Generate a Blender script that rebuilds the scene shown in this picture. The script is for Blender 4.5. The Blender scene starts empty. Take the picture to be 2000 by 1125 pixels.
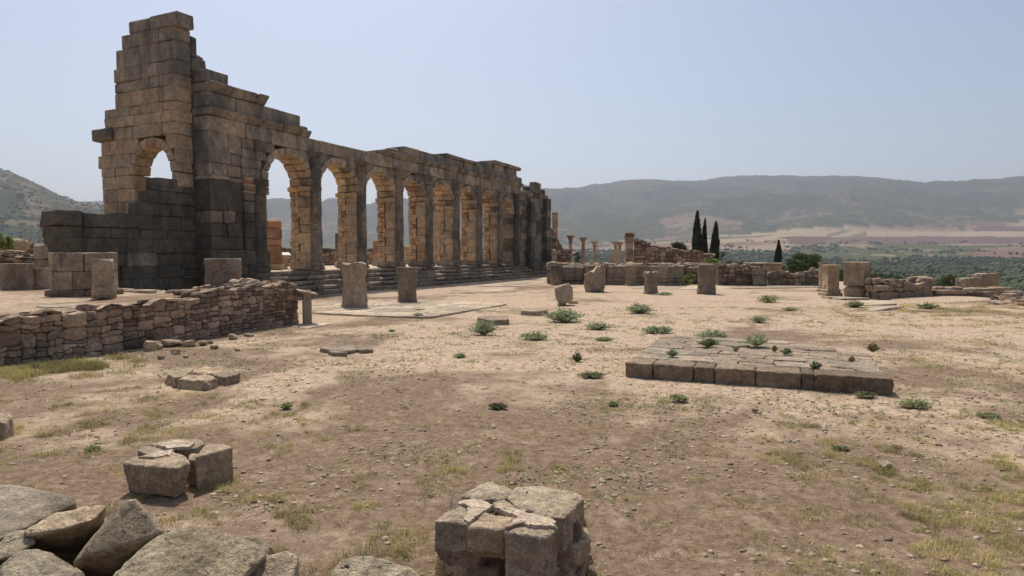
import bpy, math, random
import numpy as np
from mathutils import Vector, noise as mnoise
random.seed(7); rng = np.random.default_rng(7)
scene = bpy.context.scene
COL = scene.collection

# ------------------------------------------------------------------ camera, sky, sun, exposure
FPX, EYE = 1240.0, 1.9
PITCH = math.atan((562.5-497)/FPX)
cam_d = bpy.data.cameras.new('camera'); cam = bpy.data.objects.new('camera', cam_d); COL.objects.link(cam)
cam.location = (0, 0, EYE); cam.rotation_euler = (math.pi/2-PITCH, 0, 0)
cam_d.sensor_width = 36; cam_d.lens = 36*FPX/2000; cam_d.clip_start = .05; cam_d.clip_end = 40000
scene.camera = cam
SUN_EL, SUN_AZ = math.radians(61), math.radians(-18)
world = bpy.data.worlds.new('World'); scene.world = world; world.use_nodes = True
wn = world.node_tree; wn.nodes.clear()
sky = wn.nodes.new('ShaderNodeTexSky'); sky.sky_type = 'NISHITA'; sky.sun_disc = False
sky.sun_elevation = SUN_EL; sky.sun_rotation = SUN_AZ; sky.altitude = 400; sky.air_density = 1.0; sky.dust_density = 3.8; sky.ozone_density = .75
bg = wn.nodes.new('ShaderNodeBackground'); bg.inputs[1].default_value = .096
wo = wn.nodes.new('ShaderNodeOutputWorld'); wn.links.new(sky.outputs[0], bg.inputs[0]); wn.links.new(bg.outputs[0], wo.inputs[0])
sd = bpy.data.lights.new('sun', 'SUN'); sd.energy = 3.7; sd.angle = math.radians(.55); sd.color = (1, .94, .84)
sun = bpy.data.objects.new('sun', sd); COL.objects.link(sun)
S = Vector((math.cos(SUN_EL)*math.sin(SUN_AZ), math.cos(SUN_EL)*math.cos(SUN_AZ), math.sin(SUN_EL)))
sun.rotation_euler = S.to_track_quat('Z', 'Y').to_euler(); sun.location = (0, 0, 60)
scene.view_settings.view_transform = 'Standard'; scene.view_settings.look = 'None'
scene.view_settings.exposure = 0.36; scene.view_settings.gamma = 1.0; scene.view_settings.use_curve_mapping = False

# ------------------------------------------------------------------ frames: ground points and the basilica's own axes
_F = np.array([0, math.cos(PITCH), -math.sin(PITCH)]); _R = np.array([1., 0, 0]); _U = np.cross(_R, _F)
def ray(px, py): return _F+_R*(px-1000)/FPX-_U*(py-562.5)/FPX
def G(px, py, z=0.):
    d = ray(px, py); return np.array([0, 0, EYE])+d*((z-EYE)/d[2])
def at_depth(px, Y):                                   # x for a direction at forward distance Y
    return (px-1000)/FPX*Y
TH = math.atan(577/FPX)
u = np.array([math.sin(TH), math.cos(TH), 0]); n = np.array([math.cos(TH), -math.sin(TH), 0])
O = np.array([-12.22, 25.846, 0])
def X(s, d, z): return O+u*s-n*d+np.array([0, 0, z])
def Fp(px, py, d=0.):
    r = ray(px, py); c = np.array([0, 0, EYE]); o = O-n*d
    p = c+r*(np.dot(o-c, n)/np.dot(r, n)); return float(np.dot(p-O, u)), float(p[2])

# ------------------------------------------------------------------ numpy noise
def _hash(ix, iy, seed):
    h = (ix.astype(np.int64)*374761393+iy.astype(np.int64)*668265263+seed*974634777) & 0xffffffff
    h = ((h ^ (h >> 13))*1274126177) & 0xffffffff
    return ((h ^ (h >> 16)) & 0xffff)/65535.0
def vnoise(x, y, seed=0):
    x = np.asarray(x, float); y = np.asarray(y, float)
    ix = np.floor(x); iy = np.floor(y); fx = x-ix; fy = y-iy
    fx = fx*fx*(3-2*fx); fy = fy*fy*(3-2*fy)
    a = _hash(ix, iy, seed); b = _hash(ix+1, iy, seed); c = _hash(ix, iy+1, seed); d = _hash(ix+1, iy+1, seed)
    return (a*(1-fx)+b*fx)*(1-fy)+(c*(1-fx)+d*fx)*fy
def fbm(x, y, seed=0, o=4):
    t = 0; a = .5; n_ = 0
    for i in range(o):
        t = t+a*vnoise(x*2**i, y*2**i, seed+i*17); n_ += a; a *= .5
    return t/n_
def sstep(a, b, x):
    t = np.clip((x-a)/(b-a), 0, 1); return t*t*(3-2*t)

# ------------------------------------------------------------------ materials
def new_mat(name, rough=.9, spec=.2):
    m = bpy.data.materials.new(name); m.use_nodes = True; nt = m.node_tree; b = nt.nodes['Principled BSDF']
    b.inputs['Roughness'].default_value = rough; b.inputs['Specular IOR Level'].default_value = spec
    return m, nt, b
class NT:
    def __init__(s, nt): s.nt = nt; s.pos = nt.nodes.new('ShaderNodeNewGeometry').outputs['Position']
    def node(s, t): return s.nt.nodes.new(t)
    def link(s, a, b): s.nt.links.new(a, b)
    def scaled(s, v, src=None):
        m = s.node('ShaderNodeVectorMath'); m.operation = 'MULTIPLY'; s.link(src or s.pos, m.inputs[0]); m.inputs[1].default_value = v; return m.outputs[0]
    def noise(s, scale, detail=4, rough=.6, vec=None, dist=0):
        t = s.node('ShaderNodeTexNoise'); t.inputs['Scale'].default_value = scale; t.inputs['Detail'].default_value = detail
        t.inputs['Roughness'].default_value = rough; t.inputs['Distortion'].default_value = dist; s.link(vec or s.pos, t.inputs['Vector']); return t.outputs['Fac']
    def voro(s, scale, vec=None, feat='F1', out='Distance'):
        t = s.node('ShaderNodeTexVoronoi'); t.feature = feat; t.inputs['Scale'].default_value = scale; s.link(vec or s.pos, t.inputs['Vector']); return t.outputs[out]
    def rng(s, f, a, b, lo=0., hi=1.):
        m = s.node('ShaderNodeMapRange'); s.link(f, m.inputs[0]); m.inputs[1].default_value = a; m.inputs[2].default_value = b
        m.inputs[3].default_value = lo; m.inputs[4].default_value = hi; m.interpolation_type = 'SMOOTHSTEP'; return m.outputs[0]
    def mix(s, f, a, b, mode='MIX'):
        m = s.node('ShaderNodeMix'); m.data_type = 'RGBA'; m.blend_type = mode
        for sock, v in ((m.inputs[0], f), (m.inputs[6], a), (m.inputs[7], b)):
            if isinstance(v, (int, float)): sock.default_value = v
            elif isinstance(v, tuple): sock.default_value = (*v, 1)
            else: s.link(v, sock)
        return m.outputs[2]
    def math(s, op, a, b=0.):
        m = s.node('ShaderNodeMath'); m.operation = op
        for k, v in enumerate((a, b)):
            if isinstance(v, (int, float)): m.inputs[k].default_value = v
            else: s.link(v, m.inputs[k])
        return m.outputs[0]
    def random(s): return s.node('ShaderNodeObjectInfo').outputs['Random']
    def bump(s, h, bsdf, strength=.5, dist=.02):
        b = s.node('ShaderNodeBump'); b.inputs['Strength'].default_value = strength; b.inputs['Distance'].default_value = dist
        s.link(h, b.inputs['Height']); s.link(b.outputs[0], bsdf.inputs['Normal'])

def stone_mat(name, light, warm, dark, stain=(.45, .62), fine=14, bump=.6, lich=.0, streak=True, bdist=.03, vary=.35, warmr=.5, crisp=False):
    m, nt, b = new_mat(name, .93, .15); k = NT(nt); r = k.random()
    c = k.mix(k.rng(k.noise(.7, 3), .42, .6), light, warm)
    c = k.mix(k.math('MULTIPLY', r, warmr), c, warm)
    c = k.mix(1.0, c, k.mix(r, (1-vary,)*3, (1+vary*.6, 1+vary*.55, 1+vary*.5)), 'MULTIPLY')
    fn = k.noise(fine, 7, .68)
    c = k.mix(1.0, c, k.mix(k.rng(fn, .3, .7), (.66, .64, .62), (1.18, 1.17, 1.15)), 'MULTIPLY')
    c = k.mix(1.0, c, k.mix(k.rng(k.noise(3.1, 4, .7, dist=.8), .34, .66), (.76, .75, .73), (1.14, 1.13, 1.11)), 'MULTIPLY')
    s1 = k.noise(1.05, 7, .78, k.scaled((1, 1, .45)) if streak else None)
    s1 = k.math('ADD', s1, k.math('MULTIPLY', k.math('SUBTRACT', fn, .5), .25))
    c = k.mix(k.rng(s1, *stain), c, dark)
    if lich:
        l = k.rng(k.noise(9, 5, .7), .64, .7); c = k.mix(k.math('MULTIPLY', l, lich), c, (.55, .53, .46))
    if crisp:
        vf = k.noise(fine*5.5, 4, .75); c = k.mix(1.0, c, k.mix(k.rng(vf, .34, .66), (.70, .69, .67), (1.22, 1.22, 1.21)), 'MULTIPLY')
        ck = k.noise(2.3, 3, .6, dist=1.6); crack = k.math('LESS_THAN', k.math('ABSOLUTE', k.math('SUBTRACT', ck, .5)), .0035)
        c = k.mix(k.math('MULTIPLY', crack, .7), c, tuple(v*.5 for v in dark))
        sp = k.rng(k.noise(31, 3, .7), .66, .70); c = k.mix(k.math('MULTIPLY', sp, .55), c, dark)
    pits = k.rng(k.voro(fine*2.2), .0, .25)
    k.link(c, b.inputs['Base Color'])
    h = k.math('ADD', k.math('MULTIPLY', fn, 1.0), k.math('MULTIPLY', pits, .25)); h = k.math('ADD', h, k.math('MULTIPLY', k.noise(3.5, 4), .8))
    k.bump(h, b, bump, bdist); return m
M = {}
M['ashlar'] = stone_mat('ashlar_stone', (.47, .395, .30), (.45, .35, .245), (.13, .12, .098), (.47, .68), vary=.14, warmr=.3)
M['warm'] = stone_mat('warm_ashlar', (.52, .415, .305), (.50, .365, .245), (.17, .15, .115), (.52, .72), vary=.15, warmr=.35)
M['top'] = stone_mat('grey_upper_ashlar', (.40, .35, .285), (.38, .31, .235), (.14, .132, .11), (.42, .62), vary=.14, warmr=.25)
M['reveal'] = stone_mat('pier_masonry', (.62, .50, .345), (.58, .40, .25), (.17, .14, .10), (.62, .82), vary=.28, warmr=.5)
M['dark'] = stone_mat('darkened_ashlar', (.165, .15, .12), (.17, .14, .10), (.07, .068, .058), (.42, .62), lich=.25, vary=.12, warmr=.3)
M['mid'] = stone_mat('greyed_ashlar', (.32, .28, .225), (.31, .25, .185), (.105, .098, .082), (.44, .62), lich=.12, vary=.14, warmr=.3)
M['step'] = stone_mat('step_stone', (.33, .28, .22), (.31, .24, .17), (.12, .11, .09), (.48, .66), streak=False)
M['brick'] = stone_mat('red_brick_masonry', (.46, .30, .205), (.42, .245, .16), (.17, .12, .09), (.55, .75), fine=20)
M['stub'] = stone_mat('weathered_limestone', (.42, .35, .28), (.39, .31, .23), (.17, .14, .115), (.5, .68), fine=16, lich=.35, bump=.9, crisp=True)
M['stubpale'] = stone_mat('pale_limestone', (.46, .37, .28), (.42, .33, .23), (.2, .16, .12), (.56, .75), fine=16, bump=.8)
M['rubble'] = stone_mat('rubble_stone', (.44, .35, .275), (.43, .32, .235), (.21, .17, .14), (.54, .74), fine=18, streak=False, bump=.8, vary=.55, crisp=True)
M['ruin'] = stone_mat('ruin_rubble', (.34, .275, .215), (.34, .25, .18), (.12, .1, .08), (.5, .68), fine=12, streak=False, vary=.5)
M['mortar'] = stone_mat('earth_mortar', (.19, .145, .11), (.2, .145, .105), (.10, .08, .065), (.45, .7), streak=False)
M['pave'] = stone_mat('paving_stone', (.52, .44, .345), (.47, .38, .29), (.27, .22, .17), (.5, .75), fine=10, streak=False, bump=.5)
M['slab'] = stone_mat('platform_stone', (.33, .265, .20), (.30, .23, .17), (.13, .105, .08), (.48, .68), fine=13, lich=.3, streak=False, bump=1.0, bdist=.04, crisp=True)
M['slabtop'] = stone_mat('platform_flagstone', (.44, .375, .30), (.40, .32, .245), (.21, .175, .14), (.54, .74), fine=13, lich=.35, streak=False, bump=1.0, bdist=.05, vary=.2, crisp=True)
M['grey_rock'] = stone_mat('grey_limestone_rock', (.36, .315, .26), (.33, .27, .20), (.14, .12, .095), (.54, .74), fine=17, streak=False, bump=1., bdist=.035, lich=.25, vary=.15, crisp=True)
M['tan_rock'] = stone_mat('tan_rock', (.52, .43, .325), (.49, .375, .26), (.2, .165, .125), (.54, .74), fine=17, streak=False, bump=1., bdist=.035, vary=.15, crisp=True)
M['pitted'] = stone_mat('pitted_lichen_rock', (.50, .44, .34), (.43, .35, .24), (.13, .125, .09), (.56, .68), fine=22, streak=False, bump=1.0, bdist=.04, lich=.4, vary=.1, crisp=True)
M['block'] = stone_mat('foreground_block_stone', (.48, .405, .32), (.45, .355, .26), (.22, .185, .145), (.52, .74), fine=20, streak=False, bump=1., bdist=.035, lich=.12, vary=.25, crisp=True)
M['plaster'] = stone_mat('lime_mortar_patch', (.60, .50, .405), (.54, .44, .345), (.38, .30, .235), (.58, .8), fine=24, streak=False, bump=.9, bdist=.015, vary=.1, crisp=True)
M['post'] = stone_mat('lectern_concrete', (.42, .36, .28), (.42, .35, .26), (.28, .23, .17), (.5, .8), fine=30, bump=.2, vary=.1)
M['board'] = stone_mat('lectern_board', (.50, .44, .36), (.48, .40, .32), (.30, .25, .2), (.5, .8), fine=30, bump=.1, vary=.1)
M['white'] = stone_mat('white_lectern_board', (.78, .77, .72), (.75, .73, .68), (.6, .58, .52), (.6, .9), fine=30, bump=.1, vary=.05)

def flat_mat(name, col, rough=.9, var=.3, scale=3., trans=0.):
    m, nt, b = new_mat(name, rough, .15); k = NT(nt)
    c = k.mix(k.rng(k.noise(scale, 4), .3, .7), tuple(v*(1-var) for v in col), tuple(v*(1+var) for v in col))
    k.link(c, b.inputs['Base Color'])
    if trans:
        t = k.node('ShaderNodeBsdfTranslucent'); k.link(c, t.inputs[0]); mx = k.node('ShaderNodeMixShader'); mx.inputs[0].default_value = trans
        out = nt.nodes['Material Output']; k.link(b.outputs[0], mx.inputs[1]); k.link(t.outputs[0], mx.inputs[2]); k.link(mx.outputs[0], out.inputs[0])
    return m
M['cypress'] = flat_mat('cypress_foliage', (.040, .048, .027), scale=1.1, var=.6, trans=.1)
M['leaf'] = flat_mat('olive_green_foliage', (.085, .11, .045), scale=.8, var=.45, trans=.25)
M['leaf_bright'] = flat_mat('bright_green_foliage', (.22, .27, .09), scale=2, var=.4, trans=.3)
M['weed'] = flat_mat('grey_green_weed', (.34, .38, .22), scale=4, var=.4, trans=.3)
M['mat_weed'] = flat_mat('creeping_weed', (.33, .34, .17), scale=1.1, var=.5, trans=.2)
M['drygrass'] = flat_mat('dry_grass', (.48, .39, .19), scale=1.2, var=.4, trans=.3)
M['greengrass'] = flat_mat('green_grass', (.30, .30, .10), scale=1.2, var=.45, trans=.3)
M['bark'] = flat_mat('bark', (.12, .09, .06), scale=6)
M['scrub'] = flat_mat('scrub_foliage', (.075, .09, .042), scale=.15, var=.5, trans=.2)
M['grove'] = flat_mat('olive_grove_foliage', (.055, .068, .034), scale=.012, var=.45)
M['pebble'] = flat_mat('pebble', (.34, .27, .20), scale=9, var=.5)
M['house'] = flat_mat('whitewash', (.6, .55, .48), scale=.02, var=.3)

# near ground: pale trodden earth with darker soil, grit and dry stalks
def ground_mat():
    m, nt, b = new_mat('trodden_earth', .95, .1); k = NT(nt)
    sep = k.node('ShaderNodeSeparateXYZ'); k.link(k.pos, sep.inputs[0])
    big = k.noise(.22, 5, .62, dist=.6); mid = k.noise(1.3, 5, .65); fine = k.noise(11, 7, .72); vfine = k.noise(60, 4, .7)
    mask = k.math('ADD', k.math('MULTIPLY', big, 1.7), k.math('MULTIPLY', mid, .55)); mask = k.math('ADD', mask, k.math('MULTIPLY', fine, .35))
    near = k.rng(sep.outputs[1], 3.5, 13, .20, -.12)                # more bare brown soil near the front of the plaza
    side = k.rng(sep.outputs[0], -1.5, -6.5, 0, .12); mask = k.math('ADD', k.math('ADD', mask, near), side)
    c = k.mix(k.rng(mask, 1.20, 1.42), (.49, .38, .28), (.225, .160, .112))
    c = k.mix(k.rng(k.noise(3.2, 6, .7), .50, .68), c, (.33, .25, .18))
    c = k.mix(k.rng(k.noise(7.5, 6, .75, k.scaled((1, .8, 1))), .55, .66), c, (.225, .168, .12))
    c = k.mix(1.0, c, k.mix(k.rng(fine, .3, .7), (.60, .57, .54), (1.25, 1.24, 1.22)), 'MULTIPLY')
    c = k.mix(1.0, c, k.mix(k.rng(vfine, .3, .7), (.78, .77, .76), (1.15, 1.15, 1.15)), 'MULTIPLY')
    vg = k.voro(26); grit = k.math('LESS_THAN', vg, .16); rnd = k.node('ShaderNodeSeparateColor'); k.link(k.voro(26, out='Color'), rnd.inputs[0])
    gm = k.math('MULTIPLY', grit, k.math('GREATER_THAN', rnd.outputs[0], .62))
    c = k.mix(gm, c, k.mix(rnd.outputs[1], (.17, .13, .10), (.58, .50, .41)))
    k.link(c, b.inputs['Base Color'])
    h = k.math('ADD', k.math('MULTIPLY', fine, 1.), k.math('MULTIPLY', vfine, .35)); h = k.math('ADD', h, k.math('MULTIPLY', mid, 1.2)); h = k.math('ADD', h, k.math('MULTIPLY', gm, .5))
    k.bump(h, b, .8, .035); return m
M['ground'] = ground_mat()
def terrain_mat():
    m, nt, b = new_mat('far_land', 1., .0); k = NT(nt)
    a = k.node('ShaderNodeAttribute'); a.attribute_name = 'landcover'; w = k.node('ShaderNodeAttribute'); w.attribute_name = 'scrub'
    v2 = k.scaled((1, 1, .6))
    sc = k.rng(k.noise(.020, 6, .8, v2), .46, .56); dots = k.rng(k.voro(.035, v2), .22, .46)
    wf = k.math('MULTIPLY', k.math('MULTIPLY', k.math('MAXIMUM', sc, k.math('SUBTRACT', 1., dots)), 1.0), w.outputs['Fac'])
    c = k.mix(wf, a.outputs['Color'], (.030, .038, .022))
    c = k.mix(1.0, c, k.mix(k.rng(k.noise(.09, 5, .7, v2), .3, .7), (.72, .72, .72), (1.25, 1.25, 1.25)), 'MULTIPLY')
    k.link(c, b.inputs['Base Color']); return m
M['terrain'] = terrain_mat()

# ------------------------------------------------------------------ object helpers
WL = {}
def mk_mesh(name, V, F, mat, smooth=False):
    me = bpy.data.meshes.new(name); me.from_pydata([tuple(map(float, v)) for v in V], [], [tuple(map(int, f)) for f in F]); me.materials.append(mat)
    if smooth: me.polygons.foreach_set('use_smooth', [True]*len(me.polygons))
    me.update(); return me
def add_obj(name, V, F, mat, parent=None, smooth=False, origin=None):
    V = np.asarray(V, float)
    c = (V.min(0)+V.max(0))/2 if origin is None else np.asarray(origin, float)
    if parent is None and origin is None: c[2] = V[:, 2].min()
    me = mk_mesh(name, V-c, F, mat, smooth); o = bpy.data.objects.new(name, me); COL.objects.link(o)
    if parent is not None: o.parent = parent; o.location = c-WL[parent.name]
    else: o.location = c
    WL[o.name] = c; return o
def fast_obj(name, V, T, mat, smooth=False, parent=None, origin=(0, 0, 0)):          # many triangles or quads from numpy arrays
    V = np.asarray(V, np.float32)-np.array(origin, np.float32); T = np.asarray(T, np.int32); k = T.shape[1]; me = bpy.data.meshes.new(name)
    me.vertices.add(len(V)); me.vertices.foreach_set('co', V.ravel()); me.loops.add(T.size); me.loops.foreach_set('vertex_index', T.ravel())
    me.polygons.add(len(T)); me.polygons.foreach_set('loop_start', np.arange(0, T.size, k, dtype=np.int32)); me.polygons.foreach_set('loop_total', np.full(len(T), k, np.int32))
    if smooth: me.polygons.foreach_set('use_smooth', np.ones(len(T), bool))
    me.materials.append(mat); me.update(calc_edges=True)
    o = bpy.data.objects.new(name, me); COL.objects.link(o); c = np.array(origin, float)
    if parent is not None: o.parent = parent; o.location = c-WL[parent.name]
    else: o.location = c
    WL[o.name] = c; return o
def thing(name, label, cat, loc, group=None):
    o = bpy.data.objects.new(name, None); o['kind'] = 'thing'; COL.objects.link(o); o.location = tuple(loc); WL[o.name] = np.array(loc, float)
    o.empty_display_size = .2; return tag(o, label, cat, group)
def tag(o, label, cat, group=None):
    o['label'] = label; o['category'] = cat
    if group: o['group'] = group
    return o
def kind(o, k): o['kind'] = k; return o

# chamfered hexahedron
_par = []; _idx = {}
def _prep():
    for a in (0, 1):
        for b in (0, 1):
            for c in (0, 1):
                for ax in range(3): _idx[(a, b, c, ax)] = len(_par); _par.append((a, b, c, ax))
_prep()
def _faces():
    F = []
    for ax in range(3):
        o1, o2 = [i for i in range(3) if i != ax]
        for sgn in (0, 1):
            q = []
            for (p, r) in ((0, 0), (1, 0), (1, 1), (0, 1)):
                k = [0]*3; k[ax] = sgn; k[o1] = p; k[o2] = r; q.append(_idx[(*k, ax)])
            F.append(q)
    for ax in range(3):
        o1, o2 = [i for i in range(3) if i != ax]
        for p in (0, 1):
            for r in (0, 1):
                k0 = [0]*3; k0[o1] = p; k0[o2] = r; k1 = list(k0); k1[ax] = 1
                F.append([_idx[(*k0, o1)], _idx[(*k1, o1)], _idx[(*k1, o2)], _idx[(*k0, o2)]])
    for a in (0, 1):
        for b in (0, 1):
            for c in (0, 1): F.append([_idx[(a, b, c, i)] for i in range(3)])
    out = []
    for f in F:                                                      # outward winding, checked on the unit cube
        P = [np.array(_par[i][:3], float)-.5 for i in f]
        Q = []
        for i in f:
            a, b, c, ax = _par[i]; v = np.array([a, b, c], float)-.5
            for j in range(3):
                if j != ax: v[j] *= .8
            Q.append(v)
        nn = np.cross(Q[1]-Q[0], Q[2]-Q[0]); out.append(f if np.dot(nn, sum(Q)) > 0 else f[::-1])
    return out
HF = _faces()
def hexa(c8, ch=.03, jit=.012, rr=random):
    """c8[a][b][c] -> the eight corners (2x2x2x3 array)"""
    c8 = np.array(c8, float)
    if jit: c8 = c8+rng.normal(0, jit, c8.shape)
    L = [np.linalg.norm(c8.mean(axis=tuple(j for j in range(3) if j != ax))[1]-c8.mean(axis=tuple(j for j in range(3) if j != ax))[0]) for ax in range(3)]
    V = []
    for (a, b, c, ax) in _par:
        t = [a, b, c]
        for j in range(3):
            if j != ax:
                e = min(.35, ch*random.uniform(.6, 1.5)/max(L[j], 1e-3)); t[j] = e if t[j] == 0 else 1-e
        x, y, z = t
        V.append(c8[0, 0, 0]*(1-x)*(1-y)*(1-z)+c8[1, 0, 0]*x*(1-y)*(1-z)+c8[0, 1, 0]*(1-x)*y*(1-z)+c8[0, 0, 1]*(1-x)*(1-y)*z
                 + c8[1, 1, 0]*x*y*(1-z)+c8[1, 0, 1]*x*(1-y)*z+c8[0, 1, 1]*(1-x)*y*z+c8[1, 1, 1]*x*y*z)
    return np.array(V), HF
def orient(V, F):
    """flip all faces when the frame is left-handed"""
    f = F[0]; V = np.asarray(V); c = V.mean(0); nn = np.cross(V[f[1]]-V[f[0]], V[f[2]]-V[f[0]])
    return [g[::-1] for g in F] if np.dot(nn, V[f].mean(0)-c) < 0 else F
def bx(fr, a0, a1, b0, b1, z0, z1):
    return np.array([[[fr(a, b, z) for z in (z0, z1)] for b in (b0, b1)] for a in (a0, a1)])
def block(name, parent, fr, a0, a1, b0, b1, z0, z1, mat, ch=.022, jit=.012, gap=.005):
    ch = ch*random.choice([.8, 1., 1.3, 1.8, 3.]); jit = jit*random.choice([.8, 1, 1.6])
    V, F = hexa(bx(fr, a0+gap, a1-gap, b0, b1, z0+gap*.6, z1-gap*.6), ch, jit); return add_obj(name, V, orient(V, F), mat, parent)
def plain(name, parent, fr, a0, a1, b0, b1, z0, z1, mat):
    V, F = hexa(bx(fr, a0, a1, b0, b1, z0, z1), .01, 0); return add_obj(name, V, orient(V, F), mat, parent)
def pick(*ms):
    return M[random.choices([m for m, w in ms], [w for m, w in ms])[0]]

def rbox(size, res=3, k=6., rough=.06, seed=0, freq=1.5, cuts=0, oct_=3):
    """rounded, roughened box with half sizes `size`; cuts chops flat facets off it"""
    vid = {}; V = []; F = []
    def vert(p):
        key = tuple(np.round(p, 5))
        if key not in vid: vid[key] = len(V); V.append(p)
        return vid[key]
    for ax in range(3):
        o1, o2 = [(1, 2), (2, 0), (0, 1)][ax]
        for sg in (-1, 1):
            for i in range(res):
                for j in range(res):
                    q = []
                    for (di, dj) in ((0, 0), (1, 0), (1, 1), (0, 1)):
                        p = np.zeros(3); p[ax] = sg; p[o1] = -1+2*(i+di)/res; p[o2] = -1+2*(j+dj)/res; q.append(vert(p))
                    F.append(q if sg > 0 else q[::-1])
    P = np.array(V); r = (np.abs(P)**k).sum(1)**(-1/k); P = P*r[:, None]
    rs = random.Random(seed)
    for _ in range(cuts):
        nn = np.array([rs.gauss(0, 1), rs.gauss(0, 1), rs.gauss(0, .7)]); nn /= np.linalg.norm(nn)
        dmax = rs.uniform(.62, .92); dd = P@nn; over = np.maximum(dd-dmax, 0); P = P-over[:, None]*nn[None, :]
    P = P*np.array(size)
    if rough:
        sc = float(np.mean(size)); off = Vector((seed*3.17 % 91, seed*1.31 % 57, seed*.77 % 33))
        for i in range(len(P)):
            p = Vector(P[i])*(freq/sc)+off; d = mnoise.fractal(p, 1.0, 2.0, oct_)
            nrm = P[i]/(np.linalg.norm(P[i])+1e-6); P[i] = P[i]+nrm*d*rough*sc*2
    return P, F
def rotz(P, a):
    c, s_ = math.cos(a), math.sin(a); R = np.array([[c, -s_, 0], [s_, c, 0], [0, 0, 1]]); return P@R.T
def rot_any(P, rx, ry, rz):
    from mathutils import Euler
    R = np.array(Euler((rx, ry, rz)).to_matrix()); return P@R.T
def stone(name, parent, loc, size, mat, res=2, k=4., rough=.1, rz=0, tilt=0, seed=None, cuts=0, smooth=False, freq=1.5):
    seed = random.randint(0, 9999) if seed is None else seed
    P, F = rbox(size, res, k, rough, seed, freq, cuts); P = rot_any(P, random.uniform(-tilt, tilt), random.uniform(-tilt, tilt), rz)
    return add_obj(name, P+np.array(loc), F, mat, parent, smooth)

# lathe with roughness; sides=4 gives moulded square piers
def lathe(prof, segs=28, rough=.0, seed=0, ell=(1, 1), rz=0, freq=2., square=False, top=None, fine=1, twist=0):
    pr = [prof[0]]
    for a, b in zip(prof[:-1], prof[1:]):
        m = max(1, int(np.ceil(abs(b[1]-a[1])/fine))) if fine < 1 else 1
        for i in range(1, m+1): pr.append((a[0]+(b[0]-a[0])*i/m, a[1]+(b[1]-a[1])*i/m))
    V = []; F = []; off = Vector((seed*1.7, seed*.9, seed*2.3))
    for (r, z) in pr:
        for i in range(segs):
            a = 2*math.pi*i/segs+rz
            if square: q = max(abs(math.cos(a-rz)), abs(math.sin(a-rz))); rr = r/q
            else: rr = r
            x, y = rr*math.cos(a-rz)*ell[0], rr*math.sin(a-rz)*ell[1]; x, y = x*math.cos(rz)-y*math.sin(rz), x*math.sin(rz)+y*math.cos(rz)
            zz = z
            if rough:
                d = mnoise.fractal(Vector((x, y, z))*freq+off, 1., 2., 4); f = 1+d*rough/max(r, .05); x *= f; y *= f
            if top: zz = min(z, top(x, y))
            V.append((x, y, zz))
    for j in range(len(pr)-1):
        for i in range(segs):
            a = j*segs+i; b = j*segs+(i+1) % segs; F.append((a, b, b+segs, a+segs))
    c = len(V); V.append((0, 0, pr[0][1])); z1 = np.mean([v[2] for v in V[-segs-1:-1]]); V.append((0, 0, z1))
    t = (len(pr)-1)*segs
    for i in range(segs): F.append((c, (i+1) % segs, i)); F.append((c+1, t+i, t+(i+1) % segs))
    return np.array(V), F
def hull(points, edge=.03, rough=0., freq=3., seed=0, oct_=5, ch=.01):
    """faceted stone round the given points, edges broken, faces roughened"""
    import bmesh
    bm = bmesh.new()
    for p in points: bm.verts.new(p)
    r = bmesh.ops.convex_hull(bm, input=bm.verts); bmesh.ops.delete(bm, geom=[g for g in r['geom_interior'] if isinstance(g, bmesh.types.BMVert)], context='VERTS')
    bmesh.ops.dissolve_limit(bm, angle_limit=math.radians(4), verts=bm.verts, edges=bm.edges)
    bmesh.ops.bevel(bm, geom=list(bm.edges), offset=ch, segments=1, affect='EDGES', clamp_overlap=True)
    bmesh.ops.triangulate(bm, faces=bm.faces)
    for _ in range(9):
        big = [e for e in bm.edges if e.calc_length() > edge]
        if not big or len(bm.verts) > 16000: break
        bmesh.ops.subdivide_edges(bm, edges=big, cuts=1); bmesh.ops.triangulate(bm, faces=[f for f in bm.faces if len(f.verts) > 3])
    bm.normal_update(); off = Vector((seed, seed*.7, seed*1.3)); mv = []
    for v in bm.verts:
        d = mnoise.fractal(v.co*freq+off, .8, 2.1, oct_)+.5*abs(mnoise.noise(v.co*freq*5+off))-.9*max(0, mnoise.noise(v.co*freq*2.2-off)-.25) if rough else 0
        mv.append(v.co+v.normal*d*rough)
    for v, c in zip(bm.verts, mv): v.co = c
    bmesh.ops.recalc_face_normals(bm, faces=bm.faces)
    bm.verts.index_update(); V = np.array([tuple(v.co) for v in bm.verts]); F = [tuple(v.index for v in f.verts) for f in bm.faces]; bm.free()
    return V, F

# ------------------------------------------------------------------ voronoi masonry
def clip(poly, p, nrm):
    out = []
    for i in range(len(poly)):
        a, b = poly[i], poly[(i+1) % len(poly)]; da, db = np.dot(a-p, nrm), np.dot(b-p, nrm)
        if da <= 0: out.append(a)
        if (da < 0 < db) or (db < 0 < da): out.append(a+(b-a)*(da/(da-db)))
    return out
def voronoi(bound, seeds):
    seeds = np.array(seeds); cells = []
    for i, s in enumerate(seeds):
        d = np.linalg.norm(seeds-s, axis=1); order = np.argsort(d)[1:26]; poly = [np.array(p, float) for p in bound]
        for j in order:
            if d[j] < 1e-6: continue
            poly = clip(poly, (s+seeds[j])/2, seeds[j]-s)
            if len(poly) < 3: break
        if len(poly) >= 3:
            q = [poly[0]]
            for p in poly[1:]:
                if np.linalg.norm(p-q[-1]) > .02: q.append(p)
            if np.linalg.norm(q[0]-q[-1]) < .02: q.pop()
            if len(q) >= 3: cells.append(q)
    return cells
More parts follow.
